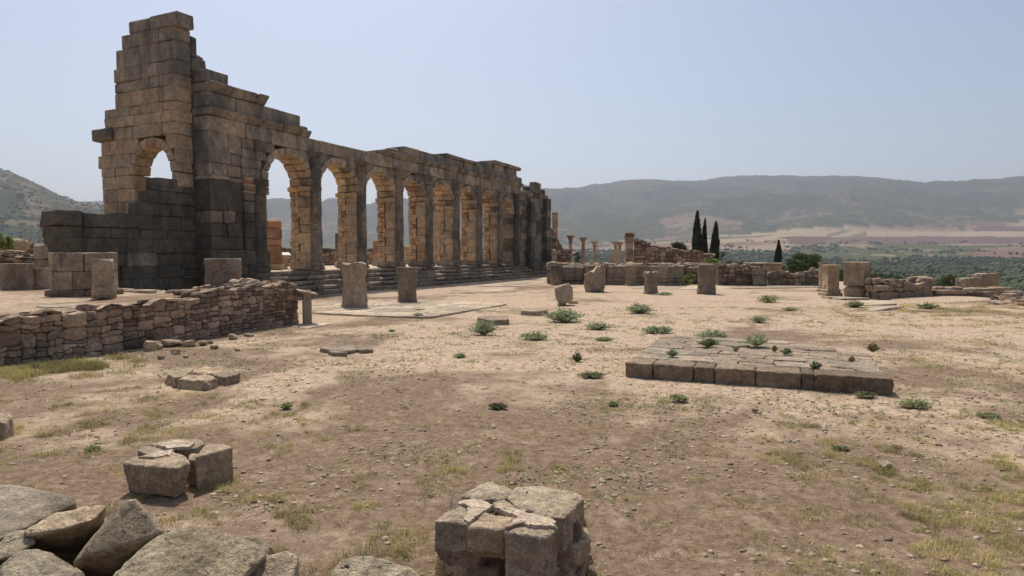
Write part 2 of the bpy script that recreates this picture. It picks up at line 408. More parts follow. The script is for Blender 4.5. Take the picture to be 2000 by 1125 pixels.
def random_courses(L, z0, H, cw, chh, rs):
    """guillotine split into stones of unlike size, edges bent by a shared warp so neighbours still fit"""
    out = []; a = 0.
    stack = []
    while a < L: b = min(L, a+rs.uniform(2.5, 5)*cw); b = L if L-b < cw else b; stack.append((a, b, z0, H)); a = b
    while stack:
        a, b, c, d = stack.pop(); w, h = b-a, d-c; tw, th = cw*rs.choice([.7, 1.0, 1.35, 1.9], p=[.25, .35, .25, .15]), chh*rs.choice([.7, 1., 1.4, 2.], p=[.3, .35, .23, .12])
        if w/tw < 1.35 and h/th < 1.35: out.append((a, b, c, d)); continue
        f = rs.uniform(.34, .66)
        if h/th*1.15 >= w/tw: m = c+h*f; stack += [(a, b, c, m), (a, b, m, d)]
        else: m = a+w*f; stack += [(a, m, c, d), (m, b, c, d)]
    wx, wz, s1 = rs.uniform(0, 50), rs.uniform(0, 50), 1.9/cw
    cells = []
    for a, b, c, d in out:
        P = []
        for (p, q) in ((a, c), ((a+b)/2, c), (b, c), (b, (c+d)/2), (b, d), ((a+b)/2, d), (a, d), (a, (c+d)/2)):
            P.append(np.array([p+(float(vnoise(p*s1+wx, q*s1*1.3))-.5)*cw*.34, q+(float(vnoise(p*s1+9, q*s1*1.3+wz))-.5)*chh*.62]))
        cells.append(P)
    return cells
def masonry(parent, name, fr, L, top, cw, chh, mat, gap=.018, proud=.05, depth=.16, seed=0, z0=0., jit=.42, bulge=.03, split=True):
    """fr(a, b, z): a along the wall, b into it.  top(a) gives the height."""
    rs = np.random.default_rng(seed); seeds = []; z = z0; row = 0; H_ = max(top(a) for a in np.linspace(0, L, 40))
    while z < H_+chh*.4:
        h = chh*rs.uniform(.6, 1.45); a = rs.uniform(-.5, .3)*cw
        while a < L+cw*.4:
            w = cw*rs.choice([rs.uniform(.35, .8), rs.uniform(.7, 1.3), rs.uniform(1.2, 1.9)])
            if top(min(max(a+w/2, 0), L)) > z+h*.25: seeds.append(((a+w/2+rs.normal(0, .04*cw))/cw, (z+h/2+rs.uniform(-jit, jit)*h)/chh))
            a += w
        z += h
    bound = [(0, z0/chh), (L/cw, z0/chh), (L/cw, H_*1.05/chh), (0, H_*1.05/chh)]
    objs = []
    for cell in (random_courses(L, z0, H_*1.0, cw, chh, rs) if split else voronoi(bound, seeds)):
        P = np.array(cell)*(1. if split else np.array([cw, chh])); P[:, 1] = np.minimum(P[:, 1], [top(min(max(a, 0), L)) for a in P[:, 0]])
        c = P.mean(0); size = np.abs(P-c).max(0)*2
        if size.min() < .05 or c[1] > top(min(max(c[0], 0), L)): continue
        V = []; m = len(P); pr = rs.uniform(0, proud)
        g = np.clip(gap/(size/2), 0, .4)
        ring = c+(P-c)*(1-g)
        # round the corners: insert midpoints
        R2 = []
        for i in range(m):
            a_, b_ = ring[i], ring[(i+1) % m]; R2 += ([a_*.88+b_*.12, a_*.12+b_*.88] if not split else ([a_*.72+b_*.28] if i % 2 == 0 else []) + [b_ if i % 2 == 0 else a_*.28+b_*.72])
        R2 = np.array(R2); m2 = len(R2)
        wob = rs.normal(0, .008, m2)
        for p in R2: V.append(fr(p[0], depth, p[1]))
        for p, w in zip(R2, wob): V.append(fr(p[0], .014+w*.7-pr*.5, p[1]))
        for p, w in zip(c+(R2-c)*.86, wob): V.append(fr(p[0], -pr+w, p[1]))
        V.append(fr(c[0]+rs.normal(0, .12)*size[0]*.5, -pr-bulge*rs.uniform(.2, 1.2), c[1]+rs.normal(0, .1)*size[1]*.5))
        F = []
        for i in range(m2):
            j = (i+1) % m2; F += [(i, j, j+m2, i+m2), (i+m2, j+m2, j+2*m2, i+2*m2), (i+2*m2, j+2*m2, 3*m2)]
        V = np.array(V); F = F if True else F
        nn = np.cross(V[2*m2+1]-V[2*m2], V[3*m2]-V[2*m2]); out = np.array(fr(c[0], -1, c[1]))-np.array(fr(c[0], 0, c[1]))
        if np.dot(nn, out) < 0: F = [f[::-1] for f in F]
        objs.append(add_obj(name, V, F, mat() if callable(mat) else mat, parent))
    return objs
def core_wall(parent, fr, L, top, b0, b1, mat, z0=0., drop=.06, steps=30, name='wall_core'):
    V = []; F = []
    for i in range(steps+1):
        a = .01+(L-.02)*i/steps; t = max(top(a)-drop, z0+.02); V += [fr(a, b0, z0), fr(a, b0, t), fr(a, b1, t), fr(a, b1, z0)]
    for i in range(steps):
        k = i*4
        for j in range(3): F.append((k+j, k+j+1, k+j+5, k+j+4))
        F.append((k+3, k, k+4, k+7))
    F.append((0, 3, 2, 1)); k = steps*4; F.append((k, k+1, k+2, k+3))
    V = np.array(V); nn = np.cross(V[1]-V[0], V[5]-V[0]); out = np.array(fr(0, -1, 0))-np.array(fr(0, 0, 0))
    if np.dot(nn, out) < 0: F = [f[::-1] for f in F]
    return add_obj(name, V, F, mat, parent)
def cap_stones(parent, name, fr, L, top, b0, b1, size, mat, a0=0., zoff=0., dens=1.0):
    a = a0
    while a < L:
        b = b0
        sa = size*random.uniform(.7, 1.4)
        while b < b1:
            sb = size*random.uniform(.7, 1.3)
            if random.random() < dens:
                p = fr(min(a+sa/2, L), b+sb/2, top(min(a+sa/2, L))+zoff+random.uniform(-.03, .03))
                stone(name, parent, p, (sa*.52, sb*.5, size*random.uniform(.2, .38)), mat, 2, 3.5, .12, random.uniform(0, 3), .18)
            b += sb
        a += sa
def frame2(p0, p1, side=1):
    """wall frame on the ground from p0 to p1; b runs away from the camera side"""
    p0 = np.array(p0, float)[:2]; p1 = np.array(p1, float)[:2]; L = float(np.linalg.norm(p1-p0)); e = (p1-p0)/L; b = np.array([-e[1], e[0]])*side
    def fr(a, bb, z): q = p0+e*a+b*bb; return np.array([q[0], q[1], z])
    return fr, L

# ------------------------------------------------------------------ land
LP = [(-1200, 260), (-400, 300), (0, 337), (30, 343), (60, 355), (100, 375), (130, 388), (160, 397), (200, 405), (260, 422), (350, 450), (450, 480), (520, 497), (4000, 497)]
FP = [(-1500, 380), (0, 400), (200, 395), (400, 392), (520, 392), (550, 389), (600, 396), (625, 398), (645, 388), (665, 389), (700, 400), (725, 397), (760, 386), (800, 390), (900, 380), (1017, 361), (1035, 360),
      (1060, 367), (1110, 367), (1150, 362), (1200, 356), (1240, 353), (1330, 351), (1360, 353), (1400, 348), (1440, 344), (1520, 343), (1600, 345), (1660, 347), (1720, 353), (1770, 359), (1800, 361), (1850, 357), (1900, 350), (1960, 345), (2000, 344), (2300, 350), (3500, 360)]
BD = [(-1500, 470), (500, 478), (900, 480), (1150, 479), (1300, 464), (1480, 456), (1560, 447), (1650, 446), (1760, 452), (1860, 455), (1920, 447), (2000, 441), (3500, 440)]
MD = [(-1500, 492), (900, 492), (1250, 491), (1500, 491), (1900, 489), (3500, 487)]
def interp(tab, x): return np.interp(x, [t[0] for t in tab], [t[1] for t in tab])
def plateau_edge(x, y):
    a = x-20.5-.12*np.maximum(0, 20-y); b = (y-78)-.35*np.minimum(0, x+10)*0; return np.maximum(np.maximum(a, b), -x-75)
def land(x, y):
    x = np.asarray(x, float); y = np.asarray(y, float); r = np.hypot(x, y)+1e-6; az = np.arctan2(x, y)
    az = np.clip(az, -.95, .95); px = 1000+FPX*np.tan(az); Y = r*np.cos(az); k = lambda yy, D: EYE+(497-yy)/FPX*D
    e = plateau_edge(x, y); z = -17*sstep(0, 150, e)-.6*sstep(0, 6, e)
    yr, yb, ym, yl = interp(FP, px), interp(BD, px), interp(MD, px), interp(LP, px)
    Yr = 4600.+300*np.sin(px/170); roll = (fbm(x/420, y/420, 3, 3)-.5)
    ctrl = [(0, z), (900, z), (1600, k(ym, 1600)), (2700, k(yb, 2700)), (Yr, k(yr, Yr)), (7000, k(yr, Yr)*.55), (20000, k(yr, Yr)*.1)]
    out = z.copy()
    for (Y0, z0), (Y1, z1) in zip(ctrl[1:-1], ctrl[2:]):
        t = np.clip((Y-Y0)/(Y1-Y0), 0, 1); out = np.where(Y > Y0, z0+(z1-z0)*t, out)
    amp = sstep(900, 1700, Y)*16+sstep(2700, 3600, Y)*(1-sstep(4000, 4600, Y)*.8)*70
    ridg = 1-np.abs(fbm(x/620, y/620, 9, 4)-.5)*2.6
    out = out+amp*roll*1.4+sstep(2700, 3500, Y)*(1-sstep(3900, 4500, Y)*.9)*(ridg-.65)*120
    hl = k(yl, 2000.); t = np.where(Y < 2000, sstep(700, 2000, Y)**1.1, 1-.5*sstep(2000, 3500, Y)); left = (hl+15)*t-15+(fbm(x/180, y/180, 21, 4)-.5)*36*sstep(900, 1500, Y)*(1-sstep(1700, 2000, Y)*.75)
    left = left+(fbm(x/45, y/45, 5, 3)-.5)*10*sstep(900, 1500, Y)
    out = np.where(yl < 494, np.maximum(out, left), out)
    out = out+vnoise(x/17, y/23, 77)*8*sstep(2700, 3300, Y)
    out = out+(fbm(x/60, y/60, 31, 3)-.5)*sstep(100, 300, r)*3
    return out
def site_relief(x, y):
    r = np.hypot(x, y)
    return ((fbm(x/2.2, y/2.2, 41, 3)-.5)*.05+(fbm(x/.35, y/.35, 43, 3)-.5)*.028*(1-sstep(12, 30, r))+(fbm(x/.07, y/.07, 47, 2)-.5)*.013*(1-sstep(5, 10, r)))*(1-sstep(60, 90, r)*.5)
rr_ = [1.0]
while rr_[-1] < 13: rr_.append(rr_[-1]*1.011)
while rr_[-1] < 8300: rr_.append(rr_[-1]*1.021)
rad = np.array(rr_); azs = np.concatenate([np.radians(np.linspace(-50, 50, 660)), np.radians(np.linspace(50, 310, 70)[1:-1])]); NA = len(azs)
AA, RR = np.meshgrid(azs, rad); gx = RR*np.sin(AA); gy = RR*np.cos(AA); gz = land(gx, gy)+site_relief(gx, gy)
def grid_faces(r0, r1, base):
    i = np.arange(r0, r1)[:, None]-base; j = np.arange(NA)[None, :]; a = i*NA+j; b = i*NA+(j+1) % NA
    return np.stack([a, b, b+NA, a+NA], -1).reshape(-1, 4)[:, ::-1]
ks = int(np.searchsorted(rad, 85))
Vn = np.stack([gx[:ks+1], gy[:ks+1], gz[:ks+1]], -1).reshape(-1, 3)
g = fast_obj('ground', Vn, grid_faces(0, ks, 0), M['ground'], True); kind(g, 'structure')
cz = float(site_relief(np.array([0.]), np.array([0.]))[0]); inner = np.concatenate([Vn[:NA], [[0, 0, cz]]]); jj = np.arange(NA)
fo = fast_obj('ground_at_feet', inner, np.stack([np.full(NA, NA), (jj+1) % NA, jj], -1), M['ground'], True); kind(fo, 'structure')
Vf = np.stack([gx[ks:], gy[ks:], gz[ks:]], -1).reshape(-1, 3)
tr = fast_obj('terrain', Vf, grid_faces(ks, len(rad)-1, ks), M['terrain'], True); kind(tr, 'structure')
# land cover of the far terrain: real fields, groves, scrub
def cover(x, y, z):
    r = np.hypot(x, y); az = np.clip(np.arctan2(x, y), -.95, .95); px = 1000+FPX*np.tan(az); Y = r*np.cos(az)
    col = np.zeros(x.shape+(3,)); scrub = np.zeros(x.shape)
    wx = x+160*(fbm(x/500, y/500, 71, 3)-.5); wy = y+160*(fbm(x/500, y/500, 72, 3)-.5)
    rs = np.random.default_rng(5); NP = 230; pts = np.stack([rs.uniform(-1200, 3600, NP), rs.uniform(700, 3400, NP)], 1); pal = np.array([(.36, .26, .17), (.40, .30, .19), (.30, .205, .145), (.25, .17, .125), (.44, .345, .22), (.15, .10, .08), (.11, .12, .06), (.33, .25, .17), (.27, .19, .14), (.38, .28, .2)])
    ci = rs.integers(0, len(pal), NP); best = np.full(x.shape, 1e18); who = np.zeros(x.shape, int)
    for i, (a, b) in enumerate(pts):
        dx = (wx-a); dy = (wy-b); q = (dx*.92+dy*.38)**2*.22+(-dx*.38+dy*.92)**2*1.; m = q < best; best = np.where(m, q, best); who = np.where(m, i, who)
    col[:] = pal[ci[who]]*.66
    def patch(mask, c): col[mask] = c
    h = interp(BD, px)-7*sstep(1560, 1700, px); ys = 497-(z-EYE)/Y*FPX                         # field edges follow the lie of the slope
    patch((px > 1540) & (px < 2400) & (ys > 464+(px-1480)*-.006) & (ys < 478-(px-1480)*.004) & (Y > 1400), (.115, .075, .065))
    patch((px > 1880) & (ys > 487) & (ys < 503) & (Y > 700), (.16, .10, .08)); patch((px > 1560) & (px < 2100) & (ys > 452) & (ys <= 462) & (Y > 1400), (.28, .21, .15))
    o1 = (px > 1610) & (px < 1690) & (ys > 449) & (ys < 476) & (Y > 1800); st = (np.sin((x*.80-y*.6)/13) > .1); patch(o1 & st, (.12, .12, .07))
    gb = (px > 1545) & (px < 1900) & (ys > 481+6*(fbm(px/40, Y/90, 33, 3)-.5)) & (Y > 1000); patch(gb & (fbm(x/70, y/110, 34, 3) > .36), (.07, .078, .042))
    gb2 = (px > 1180) & (px < 1545) & (ys > 489) & (Y > 1000); patch(gb2, (.075, .08, .045))
    forest = ys < h+3*(fbm(px/25, ys/6, 8, 3)-.5)*5
    forest = forest & (Y > 2000)
    f1 = fbm(x/160, y/160, 51, 4); f2 = fbm(x/420, y/500, 52, 4)
    fc = np.where((f1 > .60)[..., None], np.array([.165, .125, .082]), np.array([.082, .08, .048])); fc = np.where((f2 > .70)[..., None], np.array([.20, .145, .10]), fc)
    hi = sstep(180, 420, z+60*(f2-.5)); fc = fc*(1-hi[..., None]*.7)+np.array([.035, .042, .028])*hi[..., None]*.7
    col = np.where(forest[..., None], fc, col); scrub = np.where(forest, .8+.2*hi-.3*(f2 > .70), 0)
    left = (interp(LP, px) < 494) & (Y > 650) & (Y < 2400); lc = np.where((fbm(x/70, y/70, 61, 4) > .52)[..., None], np.array([.15, .115, .078]), np.array([.06, .066, .038]))
    hh = sstep(20, 70, z); lc = np.array([.045, .062, .035])*(1-hh[..., None])+lc*hh[..., None]
    col = np.where(left[..., None], lc, col); scrub = np.where(left, .85, scrub)
    low = (ys > 503+(px < 1250)*-12) & (Y < 1500) & ~left; col = np.where(low[..., None], np.array([.085, .085, .045])+.10*(fbm(x/55, y/55, 14, 3) > .6)[..., None]*np.array([1, .8, .55]), col); scrub = np.where(low, .8, scrub)
    near = Y < 300; col = np.where(near[..., None], np.array([.17, .14, .085]), col); scrub = np.where(near, .55, scrub)
    mid = (px < 1060) & (Y > 900) & (Y < 2700) & ~left; col = np.where(mid[..., None], np.array([.10, .10, .055])*(.7+.9*f1[..., None]), col); scrub = np.where(mid, .6, scrub)
    return col, scrub
cc, ss = cover(gx[ks:], gy[ks:], gz[ks:])
at = tr.data.color_attributes.new('landcover', 'FLOAT_COLOR', 'POINT'); at.data.foreach_set('color', np.concatenate([cc.reshape(-1, 3), np.ones((cc[..., 0].size, 1))], 1).astype(np.float32).ravel())
a2 = tr.data.attributes.new('scrub', 'FLOAT', 'POINT'); a2.data.foreach_set('value', ss.astype(np.float32).ravel())
def gh(x, y): return float((land(np.array([x]), np.array([y]))+site_relief(np.array([x]), np.array([y])))[0])

# air
hz_v, hz_f = [], []
for z in (-45, 900):
    for (x, y) in ((-9000, -9000), (9000, -9000), (9000, 9000), (-9000, 9000)): hz_v.append((x, y, z))
hz_f = [(3, 2, 1, 0), (4, 5, 6, 7), (0, 1, 5, 4), (1, 2, 6, 5), (2, 3, 7, 6), (3, 0, 4, 7)]
mh = bpy.data.materials.new('haze_air'); mh.use_nodes = True; nt = mh.node_tree; nt.nodes.remove(nt.nodes['Principled BSDF']); pv = nt.nodes.new('ShaderNodeVolumePrincipled')
pv.inputs['Color'].default_value = (.80, .86, 1.0, 1); pv.inputs['Density'].default_value = 1.25e-4; pv.inputs['Anisotropy'].default_value = .35; nt.links.new(pv.outputs[0], nt.nodes['Material Output'].inputs['Volume'])
hz = add_obj('haze', hz_v, hz_f, mh, origin=(0, 0, 0)); kind(hz, 'stuff')

# ------------------------------------------------------------------ the basilica
T = 1.22                                                             # thickness of the arcade wall
ZS, ZI, ZA, ZB, ZC, ZD = 1.12, 5.22, 6.88, 7.52, 7.84, 8.36          # stylobate, impost, architrave, its top, cornice top, attic top
bas = thing('basilica_ruin', 'long roofless stone arcade of eight arches with a tall stepped end wall', 'ruin', X(0, 0, 0))
# stepped base in front and floor behind
plain('floor', bas, X, 2.9, 38.2, .16, 19, .0, ZS-.02, M['pave']); plain('floor', bas, X, -.8, 2.88, 1.3, 19, .0, ZS-.02, M['pave'])
for i in range(5):
    z0, z1 = ZS-.225*(i+1), ZS-.225*i; b0, b1 = -.15-.30*i, .18-.30*i; s = 2.2
    while s < 37.4:
        w = random.uniform(1.1, 2.1); e = min(s+w, 37.6)
        block('step_block', bas, X, s, e, b0+random.uniform(-.02, .02), b1+.12, max(z0, -.06)-(.05 if i == 4 else 0), z1, M['step'], .03, .012); s = e
s = 3.0
while s < 38.0:                                                      # pale floor slabs between and behind the piers
    w = random.uniform(.9, 1.7); block('floor_slab', bas, X, s, s+w, .12, 1.6, ZS-.12, ZS+.0, M['pave'], .02, .006); s += w
# piers
edges = [(6.45, 5.60), (9.98, 9.09), (13.45, 12.57), (16.72, 15.86), (20.18, 19.30), (23.55, 22.61), (27.0, 26.1)]
piers = [(b, a) for a, b in edges]; jambL = 3.0; jambR = 29.0
opens = [(jambL, piers[0][0])]+[(piers[i][1], piers[i+1][0]) for i in range(6)]+[(piers[6][1], jambR)]
def half_column(parent, s, r, z0, z1, ztop, mt, seed, d=.02):
    c = X(s, d, 0)
    V, F = lathe([(r*1.32, z0), (r*1.32, z0+.13), (r*1.12, z0+.17), (r*1.25, z0+.25), (r*1.02, z0+.36)], 20, .012, seed); add_obj('column_base', V+c, F, mt, parent)
    z = z0+.36; n_ = 6; hs = [random.uniform(.8, 1.2) for _ in range(n_)]; hs = [h*(z1-z)/sum(hs) for h in hs]
    for h in hs:
        rr = r*(1-.06*(z-z0)/(z1-z0))*random.uniform(.96, 1.03)
        V, F = lathe([(rr*.95, z+.004), (rr, z+.03), (rr*.99, z+h/2), (rr*.99, z+h-.03), (rr*.95, z+h-.004)], 20, .02, seed+int(z*10), freq=3)
        add_obj('column_drum', V+c+np.array([random.uniform(-.01, .01), random.uniform(-.01, .01), 0]), F, pick(*mt2) if mt is None else mt, parent); z += h
    V, F = lathe([(r*.93, z1), (r*1.05, z1+.05), (r*.98, z1+.1), (r*1.12, z1+.25), (r*1.02, z1+.32), (r*1.38, z1+.48), (r*1.42, ztop-.02)], 20, .06, seed, freq=5); add_obj('capital', V+c, F, mt, parent)
colm = ['mid']*7
for i, (a, b) in enumerate(piers):
    plain('pier_core', bas, X, a+.06, b-.06, .10, T-.08, ZS, ZI, M['mortar'])
    block('pier_plinth', bas, X, a-.07, b+.07, -.05, T+.04, ZS, ZS+.34, M['mid' if i % 2 else 'ashlar'], .03)
    z = ZS+.34
    while z < ZI-.42:                                                # large front ashlars
        h = random.uniform(.38, .62); e = min(z+h, ZI-.26)
        if e > ZI-.45: e = ZI-.26
        j = random.uniform(-.02, .02)
        block('pier_ashlar', bas, X, a+j, b+random.uniform(-.02, .02), 0, .60+random.uniform(-.08, .1), z, e, pick(('reveal', 3), ('warm', 2), ('ashlar', .8), ('brick', .15)), .016, .010); z = e
    z = ZS+.34
    while z < ZI-.28:                                                # small masonry of the rear half
        h = random.choice([.13, .2, .26, .3, .36]); e = min(z+h, ZI-.26)
        if ZI-.26-e < .08: e = ZI-.26
        cut = random.uniform(.86, 1.0); mt = pick(('reveal', 4), ('warm', 1.0), ('brick', .5 if i < 3 else 1.6))
        block('pier_stone', bas, X, a+random.uniform(-.01, .03), b, .66, cut, z, e, mt, .018, .008)
        block('pier_stone', bas, X, a+random.uniform(-.01, .03), b, cut, T+random.uniform(-.04, .02), z, e, pick(('reveal', 4), ('warm', 2)), .018, .008); z = e
    block('impost_block', bas, X, a-.13, b+.10, -.04, .58, ZI-.26, ZI, M['warm'], .035); block('impost_block', bas, X, a-.10, b+.08, .60, T+.06, ZI-.26, ZI, M['reveal'], .035)
    half_column(bas, (a+b)/2+.03, .34, ZS+.02, 6.30, ZA, M[colm[i]], 11+i*3)
# arches
def vouss(name, fr, cx, zc, r0, r1, t0, t1, d0, d1, mat, out=0.):
    c8 = np.zeros((2, 2, 2, 3))
    for a, t in enumerate((t0, t1)):
        for b, d in enumerate((d0, d1)):
            for c, r in enumerate((r0, r1)): c8[a, b, c] = fr(cx-math.cos(t)*r, d, zc+math.sin(t)*r)
    V, F = hexa(c8, .028, .007); return add_obj(name, V, orient(V, F), mat, bas)
for i, (a, b) in enumerate(opens):
    cx, R_ = (a+b)/2, (b-a)/2; zc = ZI; nv = 11; g = .012; top_r = min(1.60, R_+.32); sy = (6.52-ZI)/1.28
    fr = (lambda s_, d, z, zc=zc: X(s_, d, z))
    for k in range(nv):
        t0, t1 = math.pi*k/nv+g, math.pi*(k+1)/nv-g; dr = random.uniform(-.02, .02)
        if i == 4 and k in (2,): dr += .10
        vouss('voussoir', fr, cx, zc, R_+dr, R_+.31+random.uniform(-.015, .03), t0, t1, -.07+random.uniform(-.03, .02), .52, pick(('ashlar', 2), ('warm', 1.6), ('mid', 1)))
        vouss('vault_stone', fr, cx, zc, R_+.02+random.uniform(-.02, .03), R_+.30, t0, t1, .55, T-.02, pick(('reveal', 3), ('warm', 2), ('brick', .35)))
# spandrels and the wall above, cut round the arches
def clear(s, z):
    for a, b in opens:
        cx, R_ = (a+b)/2, (b-a)/2+.33
        if abs(s-cx) < R_ and z < ZI+math.sqrt(max(R_*R_-(s-cx)**2, 0)): return False
    return True
bands = [ZI, 5.62, 6.02, 6.42, ZA]
cen = [(3.0+1.55)/2-.2]+[(a+b)/2 for a, b in piers]
for i in range(len(opens)-1):
    (a0, b0), (a1, b1) = opens[i], opens[i+1]; c0, R0, c1, R1 = (a0+b0)/2, (b0-a0)/2+.335, (a1+b1)/2, (b1-a1)/2+.335
    for z0, z1 in zip(bands[:-1], bands[1:]):
        def xl(z, c=c0, R=R0): h = z-ZI; return c+(math.sqrt(max(R*R-h*h, 0)) if h < R else 0)
        def xr(z, c=c1, R=R1): h = z-ZI; return c-(math.sqrt(max(R*R-h*h, 0)) if h < R else 0)
        mid = (piers[i][0]+piers[i][1])/2
        for (la, lb) in (((xl(z0), xl(z1)), (mid, mid)), ((mid, mid), (xr(z0), xr(z1)))):
            if lb[1]-la[1] < .05: continue
            c8 = np.array([[[X(s_, d, z) for z, s_ in ((z0+.006, pr[0]), (z1-.006, pr[1]))] for d in (.015, T-.03)] for pr in (la, lb)])
            if lb[0]-la[0] < .02: c8[0, :, 0] = c8[0, :, 0]-u*.02
            V, F = hexa(c8, .02, .006); add_obj('spandrel_block', V, orient(V, F), pick(('mid', 2), ('top', 3)), bas)
# the solid wall right of the last arch and the solid stretch left of the first one
def courses(name, fr, z0, z1, lo, hi, b0, b1, mats, hb=(.42, .58), wb=(.6, 1.25), ch=.016, proud=.010, gap=.005, parent=None):
    """lo(z), hi(z): ends of each course at its middle height"""
    z = z0
    while z < z1-.05:
        h = random.uniform(*hb); e = z+h
        if z1-e < hb[0]*.6: e = z1
        m_ = (z+e)/2; a, H_ = lo(m_), hi(m_)
        while a < H_-.05:
            w = random.uniform(*wb); f = a+w
            if H_-f < wb[0]*.6: f = H_
            block(name, parent or bas, fr, a, f, b0+random.uniform(-proud, proud), b1, z, e, mats(m_) if callable(mats) else pick(*mats), ch, .008, gap); a = f
        z = e
k5, k6 = (ZI, 6.8)
def left_hi(z): 
    if z < ZI: return 3.0
    c0, R0 = (opens[0][0]+opens[0][1])/2, (opens[0][1]-opens[0][0])/2+.34; h = z-ZI
    return c0-math.sqrt(max(R0*R0-h*h, .0)) if h < R0 else c0
plain('wall_core', bas, X, .12, 2.8, .12, T-.05, 0, 8.3, M['mortar'])
courses('facade_block', X, .05, 2.1, lambda z: -.02, lambda z: 3.06, -.10, T, [('dark', 1)], (.38, .55), (.6, 1.2))
courses('facade_block', X, 2.1, 4.95, lambda z: 0, lambda z: 1.62, -.03, T, lambda z: pick(('dark', 3), ('mid', .35)), (.42, .6), (.6, 1.2))
block('ledge_block', bas, X, -.05, .85, -.12, T, 4.95, 5.12, M['ashlar'], .03); block('ledge_block', bas, X, .87, 1.66, -.11, T, 4.94, 5.11, M['mid'], .03)
courses('facade_block', X, 5.14, ZA, lambda z: 0, lambda z: 1.62, -.0, T, lambda z: pick(('mid', 2), ('top', 3)), (.42, .56), (.55, 1.1))
# pilaster beside the first arch, with ribbed brick courses
courses('pilaster_block', X, 2.1, 4.55, lambda z: 1.64, lambda z: 2.2, -.12, T, [('mid', 2), ('dark', 1)], (.4, .8), (.9, 1.))
for k in range(9): block('brick_course', bas, X, 1.62+random.uniform(-.02, .02), 3.02+random.uniform(-.03, .03), -.13+random.uniform(-.02, .02), T, 4.55+k*.075, 4.55+(k+1)*.075, pick(('brick', 1), ('warm', 1), ('mid', 1)), .01, .004, .002)
courses('pilaster_block', X, 2.1, 4.55, lambda z: 2.22, lambda z: 3.0, 0, T, [('mid', 3), ('dark', 1)], (.45, .8), (.9, 1.))
half_column(bas, 2.52, .33, 1.15, 4.5, 5.2, M['dark'], 5, d=.06)
courses('facade_block', X, ZI, ZA, lambda z: 1.64, left_hi, .0, T, [('mid', 1), ('top', 1)], (.4, .42), (.7, .9))
# solid wall on the right, ruined top
wtop = [(28.9, 9.3), (30.6, 7.7), (30.75, 7.1), (31.9, 7.15), (32.0, 7.75), (33.2, 7.8), (33.25, 8.3), (35.0, 8.25), (35.05, 7.8), (36.0, 7.75), (36.05, 7.35), (37.1, 7.2), (37.15, 6.5), (37.5, 6.4)]
def wt(s): return float(np.interp(s, [p[0] for p in wtop], [p[1] for p in wtop]))
def right_hi(z): return 37.5 if z < 6.4 else (37.15 if z < 7.1 else 36.0)
plain('wall_core', bas, X, 29.2, 37.2, .12, T-.05, 0, 6.8, M['mortar'])
def wall_right(z0, z1, segs):
    courses('wall_block', X, z0, z1, lambda z: segs[0], lambda z: segs[1], .0, T, lambda z: pick(('dark', 1), ('mid', 2.2)), (.46, .6), (.8, 1.5))
courses('wall_block', X, ZS, ZI, lambda z: 29.0, lambda z: 37.5, 0, T, lambda z: pick(('dark', 1), ('mid', 1.6)), (.46, .62), (.85, 1.6))
def r_lo(z):
    c0, R0 = (opens[7][0]+opens[7][1])/2, (opens[7][1]-opens[7][0])/2+.335; h = z-ZI; return c0+math.sqrt(max(R0*R0-h*h, 0)) if h < R0 else c0
courses('wall_block', X, ZI, ZA, r_lo, lambda z: 37.3, 0, T, lambda z: pick(('dark', .6), ('mid', 2.2)), (.41, .42), (.85, 1.6))
for z0, z1, sa, sb, tk in ((ZA, 7.35, 31.2, 36.9, T), (7.35, 7.8, 32.5, 36.2, .62), (7.8, 8.32, 33.9, 35.3, .6)):
    courses('wall_block', X, z0, z1, lambda z: sa, lambda z: sb, .0, tk, lambda z: pick(('dark', 1), ('mid', 2)), (.46, .6), (.6, 1.0), .03)
for (s_, w) in ((32.0, .9), (35.6, 1.0)):                            # two broad pilasters on it
    courses('pilaster_block', X, ZS, 6.4 if s_ < 33 else 7.0, lambda z, s_=s_: s_, lambda z, s_=s_, w=w: s_+w, -.42, -.02, [('dark', 2), ('mid', 1)], (.5, .7), (.9, 1.))
half_column(bas, 29.6, .34, ZS, 6.3, ZA, M['dark'], 77, d=.0)
block('plinth_block', bas, X, 31.4, 34.4, -.9, -.3, .0, 1.25, M['dark'], .04); block('plinth_block', bas, X, 34.45, 37.6, -1.1, -.3, .0, 1.3, M['dark'], .04)
# architrave, frieze, cornice and attic
def run(name, s0, s1, z0, z1, d0, d1, mats, wb=(1.1, 1.9), ch=.018, uneven=.0):
    s_ = s0
    while s_ < s1-.05:
        e = s_+random.uniform(*wb)
        if s1-e < wb[0]*.6: e = s1
        block(name, bas, X, s_, e, d0+random.uniform(-.01, .01), d1, z0, z1+random.uniform(-uneven, uneven), pick(*mats), ch, .008); s_ = e
gm = [('mid', 2), ('top', 3)]
run('architrave_block', 0, 30.7, ZA, ZB, -.02, T, [('top', 2.4), ('ashlar', 2.4)], uneven=.0)
def cornice(s0, s1, z0, z1, out, name='cornice_block', mats=gm, wb=(.9, 1.5)):
    s_ = s0; h = z1-z0
    while s_ < s1-.05:
        e = s_+random.uniform(*wb)
        if s1-e < .5: e = s1
        o = out*random.uniform(.8, 1.1); mt = pick(*mats)
        c8 = bx(X, s_+.01, e-.01, 0, T, z0+.004, z1-.004); c8[:, 0, 0] = c8[:, 0, 0]+n*.04; c8[:, 0, 1] = c8[:, 0, 1]+n*o
        V, F = hexa(c8, .04, .012); add_obj(name, V, orient(V, F), mt, bas); s_ = e
cornice(-.05, 5.75, ZB, ZC, .26); cornice(11.5, 31.0, ZB, ZC, .24)
run('attic_block', 0, 5.17, ZC, 8.48, 0, T-.1, gm); cornice(0., 3.0, 8.49, 8.86, .34, 'upper_cornice_block')
run('attic_block', -.0, 1.06, 8.87, 9.36, .05, T, [('mid', 1)], (1.0, 1.1))
